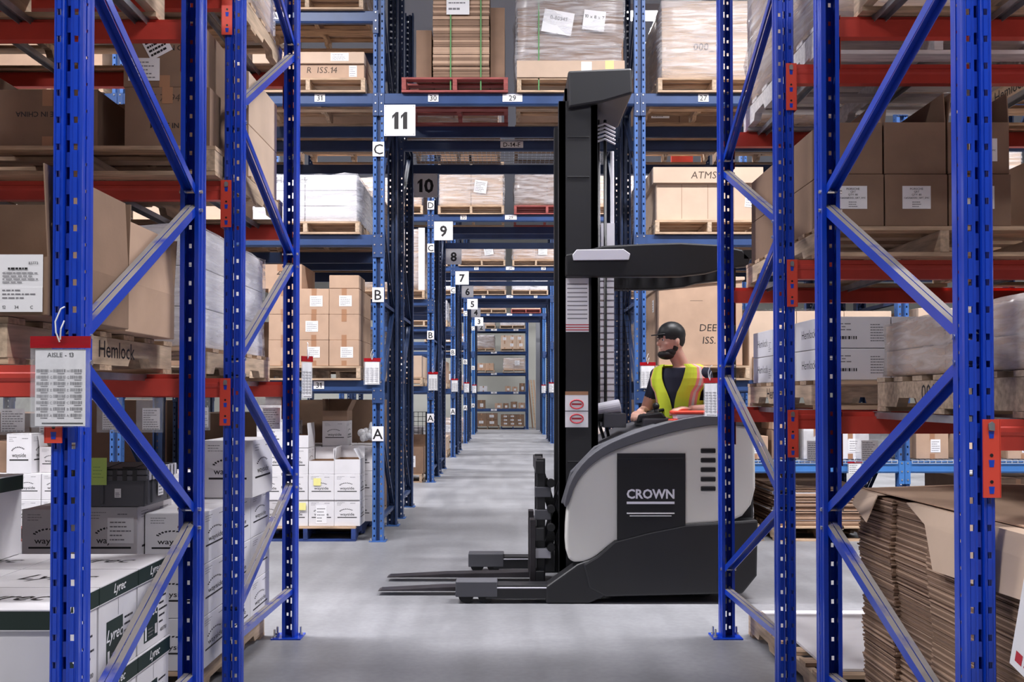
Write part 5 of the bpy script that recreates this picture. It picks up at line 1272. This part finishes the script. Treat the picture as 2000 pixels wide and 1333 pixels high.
hd = Vector((-.93, -.36, 0)).normalized(); hs = Vector((-hd.y, hd.x, 0))
HC = W(.065, 0, 1.80) + Vector((-.05, 0, 0))
hT = Matrix((hd, hs, up)).transposed()
def hp(a, b_, z): return HC + hd * a + hs * b_ + up * z
q.ball(HC, (.098, .076, .115), S, 20, 14, hT)                                   # skull
q.ball(hp(.022, 0, -.05), (.07, .06, .085), S, 16, 12, hT)                       # face
q.ball(hp(.068, 0, -.105), (.03, .032, .024), S, 12, 8, hT)                      # chin
q.ball(hp(.075, 0, .025), (.022, .058, .014), S, 12, 8, hT)                      # brow
q.tube([hp(.086, 0, .012), hp(.108, 0, -.026)], [.009, .016], S, 10); q.ball(hp(.106, 0, -.03), .015, S)
for s in (-1, 1):
    q.ball(hp(.066, s * .042, -.03), (.02, .018, .02), S, 10, 8, hT)              # cheek
    q.ball(hp(-.008, s * .078, -.015), (.02, .01, .033), S, 10, 8, hT)            # ear
q.ball(hp(.088, 0, -.066), (.012, .026, .008), S, 10, 6, hT); q.ball(hp(.086, 0, -.080), (.012, .022, .008), S, 10, 6, hT)   # lips
q.tube([hp(-.015, 0, -.06), W(.02, 0, 1.625), W(.0, 0, 1.56)], [.058, .058, .075], S, 16)                                     # neck
# torso
tz = [(1.60, .165, .085), (1.53, .195, .105), (1.42, .185, .118), (1.30, .165, .11), (1.18, .16, .108), (1.08, .175, .115), (.98, .17, .11)]
n = 20; rings = []
o0 = len(q.v)
for z, a, c in tz:
    lean = (z - 1.1) * .06
    for k in range(n):
        t_ = 2 * pi * k / n; ca, sa = cos(t_), sin(t_); e = .8
        q.v.append(tuple(W(lean + c * math.copysign(abs(sa) ** e, sa), a * math.copysign(abs(ca) ** e, ca), z)))
i_ = q.mi(S)
for r in range(len(tz) - 1):
    for k in range(n): q.f.append((o0 + r * n + k, o0 + r * n + (k + 1) % n, o0 + (r + 1) * n + (k + 1) % n, o0 + (r + 1) * n + k)); q.m.append(i_)
q.f.append(tuple(o0 + k for k in reversed(range(n)))); q.m.append(i_); q.f.append(tuple(o0 + (len(tz) - 1) * n + k for k in range(n))); q.m.append(i_)
ARM = {}
for s in (-1, 1):
    sh = W(.03, s * .19, 1.545)
    if s < 0: el, wr = W(.05, -.29, 1.28), W(.27, -.20, 1.27)                     # his right arm reaches to the lever
    else: el, wr = W(.0, .30, 1.29), W(.24, .20, 1.30)
    ARM[s] = (sh, el, wr)
    q.ball(sh, .066, S, 14, 10)
    q.tube([sh, sh.lerp(el, .5), el, el.lerp(wr, .35), wr], [.06, .05, .042, .042, .027], S, 14); q.ball(el, .042, S, 12, 8)
    d = (wr - el).normalized(); side = d.cross(up).normalized(); pal = wr + d * .055
    T3_ = Matrix((d, side, side.cross(d))).transposed()
    q.ball(pal, (.052, .042, .019), S, 14, 10, T3_)
    for k, (off, ln) in enumerate(((-.032, .062), (-.011, .075), (.011, .078), (.031, .068))):
        a = pal + d * .036 + side * off; b1 = a + d * ln * .45 + Vector((0, 0, -.006)); b2 = b1 + d * ln * .32 + Vector((0, 0, -.022)); b3 = b2 + d * ln * .06 + Vector((0, 0, -.026))
        q.tube([a - d * .02, a, b1, b2, b3], [.009, .0095, .009, .008, .007], S, 8)
    th = -1 if s > 0 else 1
    a = pal - d * .02 + side * (.036 * -th); q.tube([a, a + d * .03 + side * (-th) * .022, a + d * .062 + side * (-th) * .024 + Vector((0, 0, -.012))], [.012, .0105, .008], S, 8)
for s in (-1, 1):
    hip = W(0, s * .09, 1.02); kn = W(.06, s * .11, .62); an = W(.02, s * .12, .29)
    q.tube([hip, hip.lerp(kn, .5), kn, kn.lerp(an, .3), an], [.09, .08, .058, .056, .04], S, 14); q.ball(hip, .09, S)
    q.ball(an, .042, S); q.tube([an + Vector((0, 0, -.03)) - f * .03, an + f * .08 + Vector((0, 0, -.045)), an + f * .17 + Vector((0, 0, -.055))], [.045, .04, .03], S, 12)
me = merge(q, .007)
me.materials.clear()
for m in (SKIN, SHIRT, TROUS, BLACK): me.materials.append(m)
mids = []
for p in me.polygons:
    c = p.center; rel = c - C0; a = rel.dot(f); b_ = rel.dot(l); z = c.z; mi_ = 0
    if z < .30: mi_ = 3
    elif z < 1.09 and (abs(b_) < .235): mi_ = 2
    elif z < 1.60:
        mi_ = 1
        for s in (-1, 1):
            sh, el, wr = ARM[s]; e = (el - sh).normalized(); g = (wr - el).normalized()
            ta = (c - sh).dot(e) / (el - sh).length
            if (c - sh.lerp(el, min(max(ta, 0), 1))).length < .075 and ta > .62: mi_ = 0
            tg = (c - el).dot(g) / (wr - el).length
            if tg > .12 and (c - (el + g * (c - el).dot(g))).length < .08: mi_ = 0
        if z > 1.565 and (c - W(.02, 0, c.z)).length < .078: mi_ = 0
    mids.append(mi_)
me.polygons.foreach_set('material_index', mids)
person = link('person', me); tag(person, 'person with dark cap and lime safety vest standing at the truck controls, looking left', 'person')
# eyes, beard and cap
q = MB()
for s in (-1, 1):
    q.ball(hp(.079, s * .03, .0), .011, PAPER, 10, 8); q.ball(hp(.087, s * .031, .0), .006, INK, 8, 6)
    q.box(-.012, .012, -.003, .003, -.003, .003, HAIR, Matrix.Translation(hp(.092, s * .03, .022)) @ hT.to_4x4() @ Matrix.Rotation(pi / 2, 4, 'Z'))
q.build('eyes', person, smooth=True)
q = MB(); q.ball(hp(.040, 0, -.104), (.066, .058, .038), HAIR, 18, 12, hT); q.ball(hp(.022, 0, -.082), (.060, .064, .045), HAIR, 18, 12, hT); q.ball(hp(.0, 0, -.045), (.05, .074, .06), HAIR, 16, 10, hT); q.ball(hp(-.03, 0, .01), (.078, .08, .085), HAIR, 16, 10, hT); q.build('hair', person, smooth=True)
q = MB(); q.ball(hp(-.005, 0, .045), (.108, .088, .095), BLACK, 18, 12, hT)
q.prism([(-.06, -.07), (-.05, .0), (-.03, .06), (.0, .075), (.03, .06), (.05, .0), (.06, -.07)], 'z', -.004, .004, BLACK)
k0 = len(q.v) - 14
for k in range(14):
    v = q.v[k0 + k]; q.v[k0 + k] = tuple(hp(.09 + v[1], v[0], .05 + v[2] - (v[1] + .07) * .12))
q.build('cap', person, smooth=True)
# vest: two front panels and a back, following the torso
def vest():
    q = MB(); zs = [1.625, 1.60, 1.56, 1.52, 1.47, 1.42, 1.36, 1.30, 1.24, 1.18, 1.12, 1.07]
    def rad(z):
        for (za, a1, c1), (zb, a2, c2) in zip(tz, tz[1:]):
            if za >= z >= zb: t_ = (za - z) / (za - zb); return a1 + (a2 - a1) * t_, c1 + (c2 - c1) * t_
        return tz[0][1] * .9, tz[0][2]
    M_ = 44; grid = []
    for z in zs:
        a, c = rad(min(z, 1.6)); lean = (z - 1.1) * .06; row = []
        # opening: a V in front, narrowing to closed at the bottom
        op = .05 + .80 * max(0, (z - 1.33) / .29)
        if z > 1.61: a *= .78; op = 1.0
        elif z > 1.45: a += .03
        for k in range(M_ + 1):
            t_ = pi / 2 + op * .5 + (2 * pi - op) * k / M_; ca, sa = cos(t_), sin(t_)
            row.append(W(lean + (c + .016) * math.copysign(abs(sa) ** .8, sa), (a + .018) * math.copysign(abs(ca) ** .8, ca), z))
        grid.append(row)
    for r in range(len(zs) - 1):
        for k in range(M_):
            t_ = k / M_; z = (zs[r] + zs[r + 1]) / 2
            arm = (abs(t_ - .25) < .065 or abs(t_ - .75) < .065) and 1.34 < z < 1.56
            if arm: continue
            m = VEST
            tt = min(t_, 1 - t_)
            if .095 < tt < .115 or .155 < tt < .175: m = VESTP
            elif .115 <= tt <= .155: m = VESTS
            if 1.12 < z < 1.24 and tt < .5: m = VESTS if 1.15 < z < 1.21 else VESTP if tt > .0 else m
            q.poly([grid[r][k], grid[r + 1][k], grid[r + 1][k + 1], grid[r][k + 1]], m)
    return q
q = vest(); me = q.mesh('safety_vest'); bm = bmesh.new(); bm.from_mesh(me); bmesh.ops.remove_doubles(bm, verts=bm.verts, dist=1e-4); bm.to_mesh(me); bm.free()
o = link('safety_vest', me, person); s = o.modifiers.new('s', 'SOLIDIFY'); s.thickness = .006; s.offset = 1
